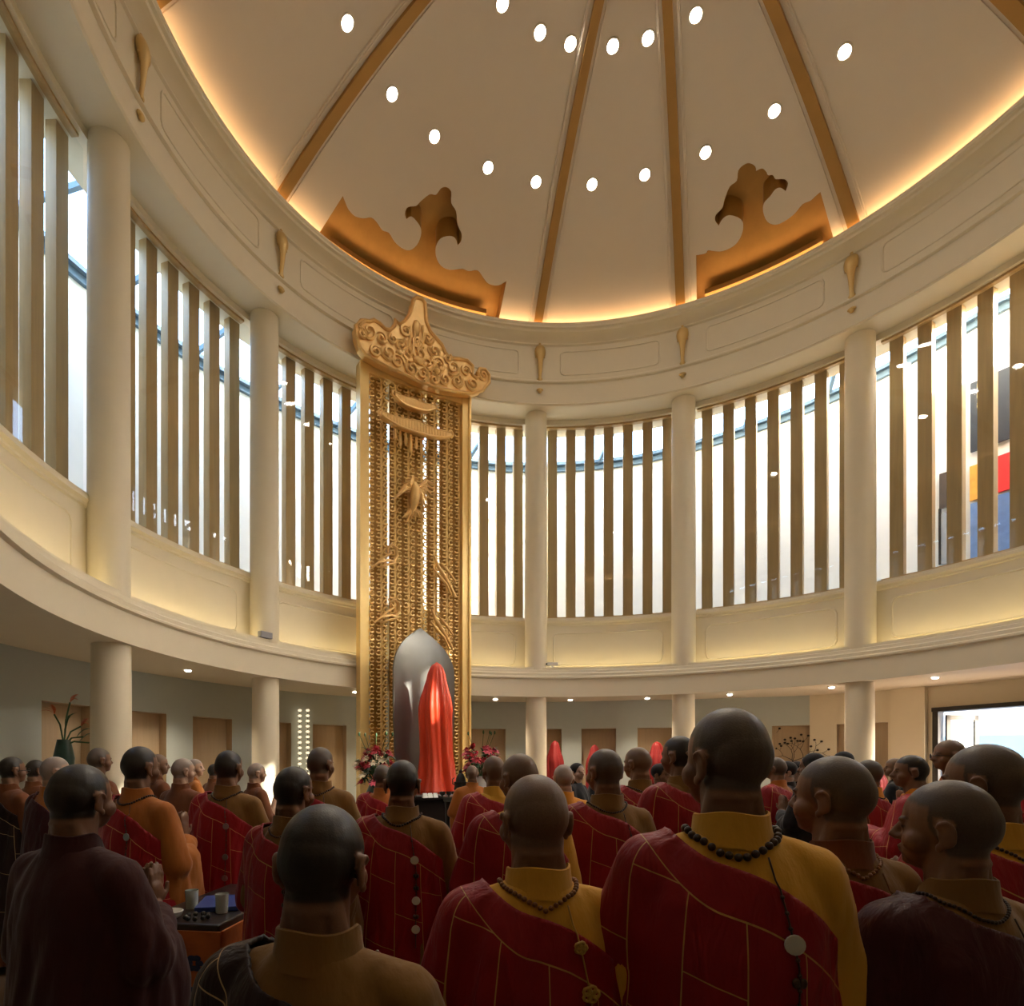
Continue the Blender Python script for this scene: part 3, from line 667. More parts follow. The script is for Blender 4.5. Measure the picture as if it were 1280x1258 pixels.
tube(bm, [(-TW/2+.1, -.37, .91), (TW/2-.1, -.37, .91)], .012, 5); tube(bm, [(-TW/2+.1, -.37, .6), (TW/2-.1, -.37, .6)], .01, 5)
obj('gold_carving', bm, GOLDB, tb, smooth=60)
for sx in (-1, 1):
    for sy in (-1, 1):
        bm = bmesh.new(); lathe(bm, [(.05, 0), (.07, .04), (.05, .1), (.045, .8), (.065, .9), (.065, .95)], k=12); obj('leg', bm, BLACKL, tb, smooth=40).location = (sx*(TW/2-.12), sy*.3, 0)
def on_table(px, off=0):   # spot on the table top under an image column
    t = (px-CX)/F; q = AT+NI*off
    s = (t*q.y-q.x)/(TE.x-t*TE.y); return q+TE*s+Vector((0, 0, 1.06))
for ki, px in enumerate((532, 538.5, 545)):
    bm = bmesh.new(); prism(bm, [Vector((-.045, 0, 0)), Vector((.045, 0, 0)), Vector((.045, .03, .09)), Vector((-.045, .03, .09))], Vector((0, 1, 0)), .004); prism(bm, [Vector((-.045, .064, 0)), Vector((.045, .064, 0)), Vector((.045, .034, .09)), Vector((-.045, .034, .09))], Vector((0, -1, 0)), .004)
    o = obj('folded_card', bm, WHITE); o.location = on_table(px, .25); o.rotation_euler.z = tz; tag(o, '%s of the three small white folded cards on the altar table' % ['leftmost', 'middle', 'rightmost'][ki], 'card', 'white cards on the altar table')
def incense(px, sc, lb, mt):
    e = empty('incense_burner', on_table(px, .05), tz, lb, 'incense burner')
    bm = bmesh.new(); lathe(bm, [(.02*sc, .05*sc), (.09*sc, .07*sc), (.12*sc, .13*sc), (.10*sc, .2*sc), (.12*sc, .23*sc), (.12*sc, .25*sc), (.09*sc, .25*sc), (.08*sc, .15*sc), (.01, .14*sc)], k=20); obj('bowl', bm, mt, e, smooth=50)
    bm = bmesh.new(); lathe(bm, [(.09*sc, .25*sc), (.08*sc, .32*sc), (.05*sc, .38*sc), (.03*sc, .40*sc), (.035*sc, .44*sc), (.005, .47*sc)], k=20); obj('lid', bm, mt, e, smooth=50)
    for a in (0, 2.1, 4.2):
        bm = bmesh.new(); tube(bm, [(.07*sc*cos(a), .07*sc*sin(a), .08*sc), (.09*sc*cos(a), .09*sc*sin(a), .0)], [.02*sc, .015*sc], 6); obj('leg', bm, mt, e)
    for s in (-1, 1):
        bm = bmesh.new(); tube(bm, [(s*.11*sc, 0, .2*sc), (s*.16*sc, 0, .22*sc), (s*.16*sc, 0, .30*sc), (s*.13*sc, 0, .32*sc)], .012*sc, 6); obj('handle', bm, mt, e)
BRZ = mat('dark bronze', (.05, .045, .04), .4, .6)
incense(576, 1.15, 'dark bronze lidded incense burner on the altar right of the red cloth', BRZ); incense(513, 1.1, 'small bronze incense burner on the altar behind the dark-haired monk', BRZ)
for k, px in enumerate((553, 561, 568, 587)):
    e = empty('offering_cup', on_table(px, .2), 0, 'small dark offering cup, %s from the left right of the white cards' % ['first', 'second', 'third', 'last'][k], 'cup', 'offering cups on the altar'); bm = bmesh.new(); lathe(bm, [(.035, 0), (.015, .03), (.05, .06), (.055, .11), (.048, .11), (.04, .06), (.01, .05)], k=14); obj('cup_bowl', bm, BRZ, e, smooth=50)
STEM = mat('green stem', (.05, .12, .04), .6); LEAF = mat('dark green leaf', (.03, .09, .035), .5, var=.3); PINK = mat('pink petal', (.75, .12, .18), .5, var=.3, vscale=20); REDP = mat('crimson petal', (.55, .03, .05), .5, var=.3, vscale=20); CRM = mat('cream petal', (.85, .75, .55), .5); ORG = mat('orange petal', (.85, .28, .05), .5, var=.2); GRP = mat('dark green pot', (.015, .05, .04), .3)
def leafshape(bm, base, d, L, w_):
    d = Vector(d).normalized(); s = d.cross(Vector((0, 0, 1))); s = s.normalized() if s.length > .01 else Vector((1, 0, 0)); up = s.cross(d)
    pr_ = None
    for i in range(6):
        u = i/5; c = Vector(base)+d*L*u+up*L*.18*sin(u*pi)-Vector((0, 0, 1))*L*.15*u*u; hw = w_*sin(pi*min(.98, u*.92+.06))
        row = [bm.verts.new(c-s*hw), bm.verts.new(c+up*.25*hw), bm.verts.new(c+s*hw)]
        if pr_: bm.faces.new((pr_[0], pr_[1], row[1], row[0])); bm.faces.new((pr_[1], pr_[2], row[2], row[1]))
        pr_ = row
def blossom(bm, c, d, R, n=9):
    c = Vector(c); d = Vector(d).normalized(); a = d.orthogonal().normalized(); b = d.cross(a)
    for ring, (nn_, tilt, L) in enumerate(((n, .9, R), (n-2, .45, R*.8))):
        for i in range(nn_):
            t = 2*pi*i/nn_+ring*.3; v = (a*cos(t)+b*sin(t))*sin(tilt)+d*cos(tilt); leafshape(bm, c, v, L, R*.28)
    ell(bm, c+d*R*.15, (R*.22,)*3, None, 8, 6)
def bouquet(loc, lb, sc, mats, seed):
    rnd = random.Random(seed); e = empty('flower_arrangement', loc, 0, lb, 'flowers')
    bm = bmesh.new(); lathe(bm, [(.10*sc, 0), (.16*sc, .05*sc), (.18*sc, .2*sc), (.12*sc, .34*sc), (.15*sc, .4*sc), (.13*sc, .4*sc), (.10*sc, .33*sc), (.01, .3*sc)], k=24); obj('vase', bm, mats[0], e, smooth=50)
    bs = bmesh.new(); bl = bmesh.new(); groups = [bmesh.new() for _ in mats[1:]]
    for i in range(40):
        a = rnd.uniform(0, 2*pi); r = rnd.uniform(.05, .38)*sc; z = rnd.uniform(.5, 1.05)*sc-.5*r; q = Vector((r*cos(a), r*sin(a), z))
        tube(bs, [(0, 0, .35*sc), q*.6+Vector((0, 0, .2*sc)), q], .006*sc, 4); 
        for k in range(2): leafshape(bl, q*rnd.uniform(.6, .9)+Vector((0, 0, .08)), (cos(a+rnd.uniform(-1, 1)), sin(a+rnd.uniform(-1, 1)), rnd.uniform(-.2, .9)), .22*sc, .035*sc)
        blossom(groups[i % len(groups)], q, (cos(a)*.7, sin(a)*.7, .7), rnd.uniform(.10, .15)*sc)
    for i in range(5):
        a = rnd.uniform(0, 2*pi); tube(bs, [(0, 0, .4*sc), (.15*sc*cos(a), .15*sc*sin(a), .9*sc), (.3*sc*cos(a), .3*sc*sin(a), 1.25*sc)], .006*sc, 4); ell(bs, (.3*sc*cos(a), .3*sc*sin(a), 1.25*sc), (.02*sc, .02*sc, .04*sc), None, 6, 5)
    obj('stem', bs, STEM, e)['kind'] = 'stuff'; obj('foliage', bl, LEAF, e)['kind'] = 'stuff'
    for g_, m in zip(groups, mats[1:]): obj('blossoms', g_, m, e)['kind'] = 'stuff'
    return e
v = on_table(470, .3); bouquet((v.x, v.y, .985 if abs((v-AT).dot(TE)) > TW/2-.1 else 1.065), 'pink and white flower arrangement left of the grey plate against the gold screen', 1.0, [GRP, PINK, CRM, REDP], 3)
v = on_table(601, .3); bouquet((v.x, v.y, .985 if abs((v-AT).dot(TE)) > TW/2-.1 else 1.065), 'crimson protea flower arrangement right of the gold screen foot', 1.0, [WHITE, REDP, PINK, REDP], 8)
for px, lb in ((470, 'left'), (601, 'right')):
    v = on_table(px, .3)
    if abs((v-AT).dot(TE)) > TW/2-.1:
        bm = bmesh.new(); lathe(bm, [(.2, 0), (.17, .05), (.06, .1), (.05, .8), (.17, .92), (.2, .98)], k=20); o = obj('flower_stand', bm, BLACKL, smooth=50); o.location = (v.x, v.y, 0); tag(o, 'black round stand under the flower arrangement on the %s of the altar' % lb, 'stand')

# bird of paradise in a dark vase, left niche
v = P(on_R(80, 4.95)[0], 4.95, 0); Yv = v.y
e = empty('bird_of_paradise_vase', (v.x-.0, v.y, 0), 0, 'dark vase of bird of paradise flowers before the left niche', 'flowers'); zt = EYE+(CY-925)/F*Yv
bm = bmesh.new(); lathe(bm, [(.12, 0), (.14, .1), (.10, .6), (.13, 1.2), (.16, zt-.3), (.10, zt), (.08, zt), (.05, zt-.2)], k=20); obj('vase', bm, GRP, e, smooth=50)
bs = bmesh.new(); bf = bmesh.new()
for dx, dz, fl in ((-.16, .42, 1), (.10, .62, 1), (.28, .22, 1), (.42, -.05, 0), (.05, .3, 0), (.33, .05, 0)):
    tube(bs, [(0, 0, zt-.1), (dx*.4, 0, zt+dz*.6), (dx, 0, zt+dz)], .014, 5)
    if fl:
        for k in range(6): leafshape(bf, (dx, 0, zt+dz), (.6+.1*k if dx > 0 else -.5, .1*(k-3), .2+.25*k), .22, .025)
    else: leafshape(bs, (dx*.6, 0, zt+dz*.6), (dx, .1, .2), .4, .05)
obj('stem', bs, LEAF, e); obj('blossoms', bf, mat('orange red bloom', (.5, .12, .05), .5), e)
# twin light strands on the left wall
GLOW = mat('lit crystal bead', (1, .9, .7), emit=(1, .85, .6), estr=.9)
for px, lb in ((372, 'left'), (382, 'right')):
    th = thw(px); q = P(th, RW(th)-.06, 0); e = empty('bead_light_strand', (q.x, q.y, 0), 0, 'vertical strand of glowing crystal beads on the grey wall, %s of the pair' % lb, 'light strand')
    zt = EYE+(CY-886)/F*q.y; bm = bmesh.new()
    for k in range(16): ell(bm, (0, 0, zt-.05-k*.14), (.05, .05, .035), None, 8, 6)
    obj('bead', bm, GLOW, e); bm = bmesh.new(); tube(bm, [(0, 0, zt-2.3), (0, 0, zt)], .008, 4); obj('cord', bm, DARKM, e)
# branching wall sculpture in the right niche
th = thw(991); q = P(th, RW(th)+.05, 0); e = empty('branch_sculpture', (q.x, q.y, 0), radians(-th), 'dark branching wall sculpture in the niche right of the tallest monk', 'sculpture')
bm = bmesh.new(); rnd = random.Random(5); zb = .95
def branch(p, a, L, r, d):
    q2 = (p[0]+L*sin(a), 0, p[2]+L*cos(a)); c_ = a+rnd.uniform(-.4, .4); mid = ((p[0]+q2[0])/2+.1*L*cos(c_), 0, (p[2]+q2[2])/2)
    tube(bm, [p, mid, q2], [r, r*.85, r*.7], 5)
    if d == 0: ell(bm, q2, (.035, .012, .03), None, 8, 6); return
    for s in (-1, 1): branch(q2, a+s*rnd.uniform(.3, .7), L*rnd.uniform(.65, .85), r*.7, d-1)
for x0 in (-.25, .15): branch((x0, 0, zb), rnd.uniform(-.2, .2), .55, .022, 4)
obj('branches', bm, DARKM, e)
# security camera and junction box on the ledge
q = P(on_R(690, 4.3)[0], 4.25, 1.43); e = empty('security_camera', q, 0, 'small white security camera on the gallery ledge beside a column', 'camera')
bm = bmesh.new(); box(bm, (0, 0, .10), (.30, .12, .10), None, .015); obj('housing', bm, WHITE, e); bm = bmesh.new(); ell(bm, (-.16, -.02, .10), (.03, .03, .03)); obj('camera_lens', bm, DARKM, e); bm = bmesh.new(); box(bm, (0, 0, .025), (.06, .06, .06)); obj('bracket', bm, WHITE, e)
q = P(on_R(325, 4.3)[0], 4.215, 1.43); bm = bmesh.new(); box(bm, (0, 0, .07), (.30, .12, .13), None, .01); o = obj('grey_control_box', bm, mat('grey casing', (.3, .3, .33), .5)); o.location = q; o.rotation_euler.z = radians(56); tag(o, 'small grey box on the ledge at the foot of the left column', 'box')

# side table in the crowd, left
CLOTH = mat('orange brocade', (.50, .13, .02), .6, bump=.2, bscale=40, var=.3, vscale=14)
sx0 = Vector(((238-CX)/F*2.72, 3.15, 0)); tzr = radians(-8)
e = empty('side_altar_table', sx0, tzr, 'low altar table with an orange embroidered cloth between the maroon-robed monk and the kneelers', 'table')
bm = bmesh.new(); box(bm, (0, 0, .93), (.42, .9, .04), None, .008); obj('table_top', bm, BLACKL, e)
bm = bmesh.new()
box(bm, (0, -.455, .52), (.44, .012, .80)); 
obj('cloth_front', bm, CLOTH, e)
bm = bmesh.new(); box(bm, (.22, 0, .52), (.012, .88, .80)); box(bm, (-.22, 0, .52), (.012, .88, .80)); obj('cloth_side', bm, CLOTH, e)
EMB = mat('navy embroidery', (.02, .03, .09), .6); bm = bmesh.new()
for x, z in ((-.13, .78), (-.02, .79), (.1, .78), (-.1, .5), (.05, .42), (.12, .55), (-.05, .3)):
    for k in range(6): a = k*pi/3; ell(bm, (x+.025*cos(a), -.464, z+.025*sin(a)), (.02, .003, .014), None, 8, 5)
box(bm, (0, -.464, .66), (.42, .004, .03)); tube(bm, [(-.18+.04*i, -.464, .4+.05*sin(i*1.4)) for i in range(10)], .008, 5)
obj('embroidery', bm, EMB, e)
bm = bmesh.new()
for sx in (-.18, .18):
    for sy in (-.4, .4): box(bm, (sx, sy, .47), (.04, .04, .9))
obj('leg_frame', bm, BLACKL, e)
def tp(x, y): return Matrix.Rotation(tzr, 4, 'Z') @ Vector((x, y, .952))+sx0
bm = bmesh.new(); lathe(bm, [(.03, 0), (.05, .01), (.06, .035), (.055, .037), (.04, .015), (.005, .012)], k=20); o = obj('white_bowl', bm, WHITE, smooth=50); o.location = tp(-.07, -.38); tag(o, 'shallow white bowl on the front corner of the orange side table', 'bowl')
gl = mat('pale glass', (.5, .55, .5), .1, spec=.8)
for x, y, lb in ((-.08, -.18, 'left'), (.11, -.24, 'right')):
    bm = bmesh.new(); lathe(bm, [(.028, 0), (.032, .09), (.030, .09), (.026, .006)], k=18); o = obj('drinking_glass', bm, gl, smooth=50); o.location = tp(x, y); tag(o, 'pale drinking glass on the %s side of the orange side table' % lb, 'glass')
bm = bmesh.new(); box(bm, (0, 0, .012), (.2, .28, .024), None, .003); box(bm, (.004, 0, .012), (.196, .272, .018)); o = obj('blue_book', bm, mat('blue cover', (.03, .06, .25), .4)); o.location = tp(.03, -.1); o.rotation_euler.z = .2; tag(o, 'blue covered sutra book lying on the orange side table', 'book')
bm = bmesh.new(); 
for k in range(9): ell(bm, (.05*cos(k*.7), .05*sin(k*.7), .012), (.012,)*3, None, 8, 6)
o = obj('wooden_bead_bracelet', bm, BRZ); o.location = tp(.06, -.37); tag(o, 'dark bead bracelet lying by the bowl on the orange side table', 'bracelet')
# blue kneeling mats on the floor
BLM = mat('blue mat fabric', (.06, .12, .30), .8, bump=.2, bscale=60)
for (px, Yd, lb) in ((478, 2.2, 'blue kneeling mat on the floor between the front and second rows, by the dark-haired monk'), (785, 2.3, 'blue kneeling mat on the floor beside the tallest monk')):
    bm = bmesh.new(); box(bm, (0, 0, .05), (.5, .6, .09), None, .03); o = obj('kneeling_mat', bm, BLM, smooth=50); o.location = ((px-CX)/F*Yd, Yd, .003); tag(o, lb, 'mat')

# ------------------------------------------------------------ people
def skinmat(name, skin, scalp):
    m = bpy.data.materials.new(name); m.use_nodes = True; N = m.node_tree.nodes; L = m.node_tree.links; b = N['Principled BSDF']
    b.inputs['Roughness'].default_value = .42; b.inputs['Specular IOR Level'].default_value = .45
    b.inputs['Subsurface Weight'].default_value = 0
    a = N.new('ShaderNodeAttribute'); a.attribute_name = 'scalp'; d = N.new('ShaderNodeAttribute'); d.attribute_name = 'dark'
    tc = N.new('ShaderNodeTexCoord'); n = N.new('ShaderNodeTexNoise'); n.inputs['Scale'].default_value = 260; L.new(tc.outputs['Object'], n.inputs[0])
    n2 = N.new('ShaderNodeTexNoise'); n2.inputs['Scale'].default_value = 14; L.new(tc.outputs['Object'], n2.inputs[0])
    m1 = N.new('ShaderNodeMix'); m1.data_type = 'RGBA'; m1.inputs[6].default_value = (*[c*.75 for c in scalp], 1); m1.inputs[7].default_value = (*[c*1.3 for c in scalp], 1); L.new(n.outputs[0], m1.inputs[0])
    m0 = N.new('ShaderNodeMix'); m0.data_type = 'RGBA'; m0.inputs[6].default_value = (*[c*.85 for c in skin], 1); m0.inputs[7].default_value = (*[c*1.15 for c in skin], 1); L.new(n2.outputs[0], m0.inputs[0])
    m2 = N.new('ShaderNodeMix'); m2.data_type = 'RGBA'; L.new(a.outputs['Fac'], m2.inputs[0]); L.new(m0.outputs[2], m2.inputs[6]); L.new(m1.outputs[2], m2.inputs[7])
    m3 = N.new('ShaderNodeMix'); m3.data_type = 'RGBA'; L.new(d.outputs['Fac'], m3.inputs[0]); L.new(m2.outputs[2], m3.inputs[6]); m3.inputs[7].default_value = (.02, .012, .01, 1)
    L.new(m3.outputs[2], b.inputs['Base Color'])
    bp = N.new('ShaderNodeBump'); bp.inputs['Strength'].default_value = .12; bp.inputs['Distance'].default_value = .004; L.new(n.outputs[0], bp.inputs['Height']); L.new(bp.outputs[0], b.inputs['Normal'])
    return m
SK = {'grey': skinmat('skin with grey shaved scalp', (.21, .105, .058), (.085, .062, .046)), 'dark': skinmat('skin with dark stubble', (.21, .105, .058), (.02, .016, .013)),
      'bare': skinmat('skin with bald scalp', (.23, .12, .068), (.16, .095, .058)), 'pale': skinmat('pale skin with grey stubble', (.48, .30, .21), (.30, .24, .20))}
def kasmat(name, col, line, lw=.0017):
    m = bpy.data.materials.new(name); m.use_nodes = True; N = m.node_tree.nodes; L = m.node_tree.links; b = N['Principled BSDF']
    b.inputs['Roughness'].default_value = .5; b.inputs['Sheen Weight'].default_value = .03; b.inputs['Specular IOR Level'].default_value = .3
    au = N.new('ShaderNodeAttribute'); au.attribute_name = 'ku'; ad = N.new('ShaderNodeAttribute'); ad.attribute_name = 'kd'; az = N.new('ShaderNodeAttribute'); az.attribute_name = 'kz'
    cb = N.new('ShaderNodeCombineXYZ'); L.new(az.outputs['Fac'], cb.inputs[0]); L.new(au.outputs['Fac'], cb.inputs[1])
    br = N.new('ShaderNodeTexBrick'); br.inputs['Scale'].default_value = 1; br.inputs['Mortar Size'].default_value = lw; br.inputs['Mortar Smooth'].default_value = .3; br.inputs['Brick Width'].default_value = .30; br.inputs['Row Height'].default_value = .115; br.offset = .45
    L.new(cb.outputs[0], br.inputs['Vector'])
    def M(op, x, y):
        n = N.new('ShaderNodeMath'); n.operation = op
        for i, q in enumerate((x, y)):
            if isinstance(q, (int, float)): n.inputs[i].default_value = q
            else: L.new(q, n.inputs[i])
        return n.outputs[0]
    kd = ad.outputs['Fac']; below = M('GREATER_THAN', kd, .085)
    band = M('LESS_THAN', M('ABSOLUTE', M('SUBTRACT', kd, .085), 0), lw*1.1)
    edge = M('MULTIPLY', M('LESS_THAN', kd, .004), 0)
    fac = M('MAXIMUM', M('MAXIMUM', M('MULTIPLY', br.outputs['Fac'], below), band), edge)
    tc = N.new('ShaderNodeTexCoord'); mp = N.new('ShaderNodeMapping'); mp.inputs['Scale'].default_value = (1, 1, .25); L.new(tc.outputs['Object'], mp.inputs[0])
    n = N.new('ShaderNodeTexNoise'); n.inputs['Scale'].default_value = 16; n.inputs['Detail'].default_value = 4; n.inputs['Distortion'].default_value = .6; L.new(mp.outputs[0], n.inputs[0])
    mc = N.new('ShaderNodeMix'); mc.data_type = 'RGBA'; mc.inputs[6].default_value = (*[c*.8 for c in col], 1); mc.inputs[7].default_value = (*[c*1.2 for c in col], 1); L.new(n.outputs[0], mc.inputs[0])
    mx = N.new('ShaderNodeMix'); mx.data_type = 'RGBA'; L.new(fac, mx.inputs[0]); L.new(mc.outputs[2], mx.inputs[6]); mx.inputs[7].default_value = (*line, 1)
    L.new(mx.outputs[2], b.inputs['Base Color'])
    bp = N.new('ShaderNodeBump'); bp.inputs['Strength'].default_value = .55; bp.inputs['Distance'].default_value = .03; L.new(n.outputs[0], bp.inputs['Height']); L.new(bp.outputs[0], b.inputs['Normal'])
    return m
KAS = {'red': kasmat('red kasaya silk', (.275, .006, .010), (.52, .28, .08)), 'crimson': kasmat('crimson kasaya silk', (.33, .009, .015), (.70, .30, .12)),
       'black': kasmat('black brown kasaya', (.02, .008, .006), (.45, .30, .14), .0018), 'maroon': kasmat('dark maroon kasaya', (.05, .006, .008), (.06, .01, .01), .001)}
def cloth(name, col): return mat(name, col, .75, bump=.55, bscale=11, sheen=.15, spec=.2, stretch=(1, 1, .3))
ROBE = {'yellow': cloth('golden yellow cotton', (.68, .36, .04)), 'olive': cloth('olive brown cotton', (.22, .11, .025)), 'orange': cloth('orange brown cotton', (.42, .14, .025)), 'brown': cloth('chestnut brown cotton', (.17, .055, .018)),
        'maroon': cloth('dark maroon cotton', (.045, .009, .008)), 'black': cloth('black wool', (.012, .011, .012)), 'amber': cloth('bright amber cotton', (.75, .30, .03))}
BEADM = mat('dark wooden beads', (.045, .022, .012), .35); BEADG = mat('reddish brass beads', (.25, .11, .04), .4, .3); JADE = mat('white jade disc', (.7, .7, .62), .3); KNOT = mat('gold silk knot', (.50, .30, .06), .5); SILV = mat('grey silver disc', (.35, .36, .36), .35, .6)

def capsule(bm, p0, p1, r0, r1, k=12, n=3):
    p0, p1 = Vector(p0), Vector(p1); ell(bm, p0, (r0,)*3, None, 12, 8); ell(bm, p1, (r1,)*3, None, 12, 8); tube(bm, [p0+(p1-p0)*i/n for i in range(n+1)], [r0+(r1-r0)*i/n for i in range(n+1)], k)
def remesh(bm, vox, it=4, fac=.5):
    me = bpy.data.meshes.new('t'); bm.to_mesh(me); bm.free(); o = link(bpy.data.objects.new('t', me))
    m = o.modifiers.new('r', 'REMESH'); m.mode = 'VOXEL'; m.voxel_size = vox
    s = o.modifiers.new('s', 'SMOOTH'); s.iterations = it; s.factor = fac
    dg = bpy.context.evaluated_depsgraph_get(); out = bpy.data.meshes.new_from_object(o.evaluated_get(dg)); bpy.data.objects.remove(o); bpy.data.meshes.remove(me); return out
HC = Vector((0, .012, 1.615))
def head_bm(bm, yaw, pitch, fat):
    M = Matrix.Translation((0, 0, 1.50)) @ Matrix.Rotation(yaw, 4, 'Z') @ Matrix.Rotation(pitch, 4, 'X') @ Matrix.Translation((0, 0, -1.50)); n0 = len(bm.verts)
    ell(bm, (0, .004, 1.628), (.077, .094, .089), None, 24, 18); ell(bm, (0, -.03, 1.615), (.070, .066, .072), None, 20, 14); ell(bm, (0, .045, 1.600), (.060*fat, .052, .080), None, 20, 14)
    ell(bm, (0, .052, 1.548), (.052*fat, .045, .048), None, 16, 12); ell(bm, (0, .078, 1.523), (.024, .018, .017), None, 12, 8)
    for s in (-1, 1):
        ell(bm, (s*.045*fat, .055, 1.570), (.026, .032, .030), None, 12, 8); ell(bm, (s*.028, .090, 1.618), (.018, .010, .007), None, 10, 8)     # cheeks, brow
        ell(bm, (s*.029, .083, 1.602), (.014, .012, .009), None, 10, 8)
        # ear: rim and lobe
        R_ = Matrix.Rotation(s*.35, 3, 'Z') @ Matrix.Rotation(-.15, 3, 'X')
        ell(bm, (s*.080, -.006, 1.590), (.008, .017, .030), R_, 12, 10)
        tube(bm, [Vector((s*(.084+.004*sin(a)), -.006-.019*cos(a)*1.0, 1.594+.031*sin(a)))+Vector((0, 0, -.003)) for a in [-.9+i*.45 for i in range(9)]], .0055, 6)
        ell(bm, (s*.080, .004, 1.562), (.0075, .010, .012), None, 10, 8)
    tube(bm, [(0, .096, 1.612), (0, .107, 1.592), (0, .116, 1.577), (0, .104, 1.570)], [.007, .010, .014, .010], 8); 
    for s in (-1, 1): ell(bm, (s*.012, .102, 1.573), (.008, .010, .007), None, 8, 6)
    ell(bm, (0, .096, 1.551), (.022, .010, .005), None, 12, 6); ell(bm, (0, .094, 1.541), (.018, .010, .006), None, 12, 6)
    bm.verts.ensure_lookup_table()
    for v in list(bm.verts)[n0:]: v.co = M @ v.co
    return M
def make_body(vox, yaw=0, pitch=0, fat=1.0, pose='join'):
    bm = bmesh.new(); M = head_bm(bm, yaw, pitch, fat)
    loft(bm, [(1.36, 0, -.02, .07, .065), (1.44, 0, -.015, .060*fat, .060), (1.50, 0, -.012, .056*fat, .060), (1.56, 0, -.012, .058*fat, .064), (1.60, 0, -.006, .05, .06)])
    for s in (-1, 1): capsule(bm, (s*.03, -.04, 1.56), (s*.05, -.03, 1.42), .022, .03)
    tube(bm, [(-.045, -.058, 1.528), (0, -.075, 1.526), (.045, -.058, 1.528)], .006*fat, 6)
    loft(bm, [(.86, 0, 0, .15, .11), (.95, 0, 0, .165, .12), (1.1, 0, 0, .14, .10), (1.25, 0, 0, .16, .11), (1.36, 0, -.01, .17, .10), (1.42, 0, -.015, .11, .07), (1.45, 0, -.015, .06, .06)])
    for s in (-1, 1):
        capsule(bm, (s*.09, 0, .88), (s*.10, .01, .48), .085, .058); capsule(bm, (s*.10, .01, .48), (s*.10, -.01, .10), .055, .038); capsule(bm, (s*.10, -.03, .045), (s*.11, .14, .03), .038, .026)
        sh = (s*.175, -.01, 1.365)
        if pose == 'join': el, wr = (s*.225, .03, 1.09), (s*.035, .27, 1.20)
        elif pose == 'mic' and s > 0: el, wr = (s*.24, .06, 1.10), (s*.10, .20, 1.38)
        else: el, wr = (s*.225, .02, 1.08), (s*.07, .24, 1.10)
        capsule(bm, sh, el, .052, .042); capsule(bm, el, wr, .040, .026)
        w0 = Vector(wr); up = Vector((-s*.10, .12, .99)).normalized() if pose != 'mic' or s < 0 else Vector((-.3, .3, .9)).normalized()
        side = Vector((0, 1, -.1)).normalized(); palm = w0+up*.045; ell(bm, palm, (.014, .036, .046), None, 12, 8)
        for k, L_ in enumerate((.068, .078, .072, .056)):
            b0 = palm+up*.035+side*(.024-.016*k); capsule(bm, b0, b0+up*L_*.5+Vector((-s*.002, 0, 0)), .0085, .008, 8, 1); capsule(bm, b0+up*L_*.5, b0+up*L_*.95+Vector((-s*.008, 0, 0)), .008, .007, 8, 1)
        t0 = palm+side*.028-up*.02; capsule(bm, t0, t0+side*.02+up*.028, .010, .009, 8, 1); capsule(bm, t0+side*.02+up*.028, t0+side*.022+up*.055, .009, .008, 8, 1)
    me = remesh(bm, vox, 3 if vox < .006 else 2, .5); Mi = M.inverted()
    sc_, dk = [], []
    for v in me.vertices:
        c = Mi @ v.co; x, y, z = c; hair = 0
        if z > 1.50 and (Vector((x, y, 0))).length < .14:
            line = 1.655+.0*x if y > .03 else 1.545+max(0, (y+.01))*1.6    # hairline: nape, over ear, up to forehead
            if y > .055: line = 1.668-.15*abs(x)
            hair = min(1, max(0, (z-line)/.008+.5))
            if abs(x) > .074 and -.03 < y < .02 and z < 1.63: hair = 0
        d = 0
        for s in (-1, 1):
            if y > .07 and abs(x-s*.030) < .016 and abs(z-1.601) < .0032: d = .9
            if y > .07 and abs(x-s*.030) < .020 and abs(z-1.6235+.15*(abs(x)-.03)) < .003: d = max(d, .7)
        sc_.append(hair); dk.append(d)
    a = me.attributes.new('scalp', 'FLOAT', 'POINT'); a.data.foreach_set('value', sc_); a = me.attributes.new('dark', 'FLOAT', 'POINT'); a.data.foreach_set('value', dk)
    shade(me, 180); return me
TORSO = [(.05, 0, 0, .26, .21), (.3, 0, 0, .245, .195), (.6, 0, 0, .235, .18), (.9, 0, 0, .225, .165), (1.1, 0, 0, .215, .15), (1.22, 0, -.005, .21, .142), (1.32, 0, -.012, .19, .122), (1.38, 0, -.015, .16, .10), (1.42, 0, -.016, .12, .085), (1.45, 0, -.016, .085, .075), (1.463, 0, -.016, .07, .068)]
def arm_sleeve(bm, s, g=0, drape=0):
    capsule(bm, (s*.07, -.015, 1.415), (s*.165, -.01, 1.365), .045+g, .068+g); capsule(bm, (s*.165, -.01, 1.36), (s*.238, .03, 1.10), .070+g, .078+g); capsule(bm, (s*.238, .03, 1.10), (s*.07, .25, 1.17), .075+g, .055+g)
    loft(bm, [(.62-drape, s*.20, .10, .055+g, .12+g), (.8, s*.21, .10, .06+g, .14+g), (1.0, s*.215, .09, .06+g, .13+g), (1.14, s*.21, .08, .05+g, .10+g)])
def wrinkle(me, amp, seed, sx=9, sz_=1.6, kas=False):
    me.update(); no = [v.normal.copy() for v in me.vertices]; off = Vector((seed*3.1, seed*1.7, seed))
    for v, n in zip(me.vertices, no):
        c = v.co-n*(.02 if kas else 0); q = Vector((c.x*sx-c.z*1.5, c.y*sx, c.z*sz_))+off; f = noise.noise(q)+.5*noise.noise(q*2.1)+.3*noise.noise(q*4); f = f-.25*abs(f)
        lo = min(1, max(.25, (1.5-c.z)/.35)); v.co = v.co+n*amp*lo*f
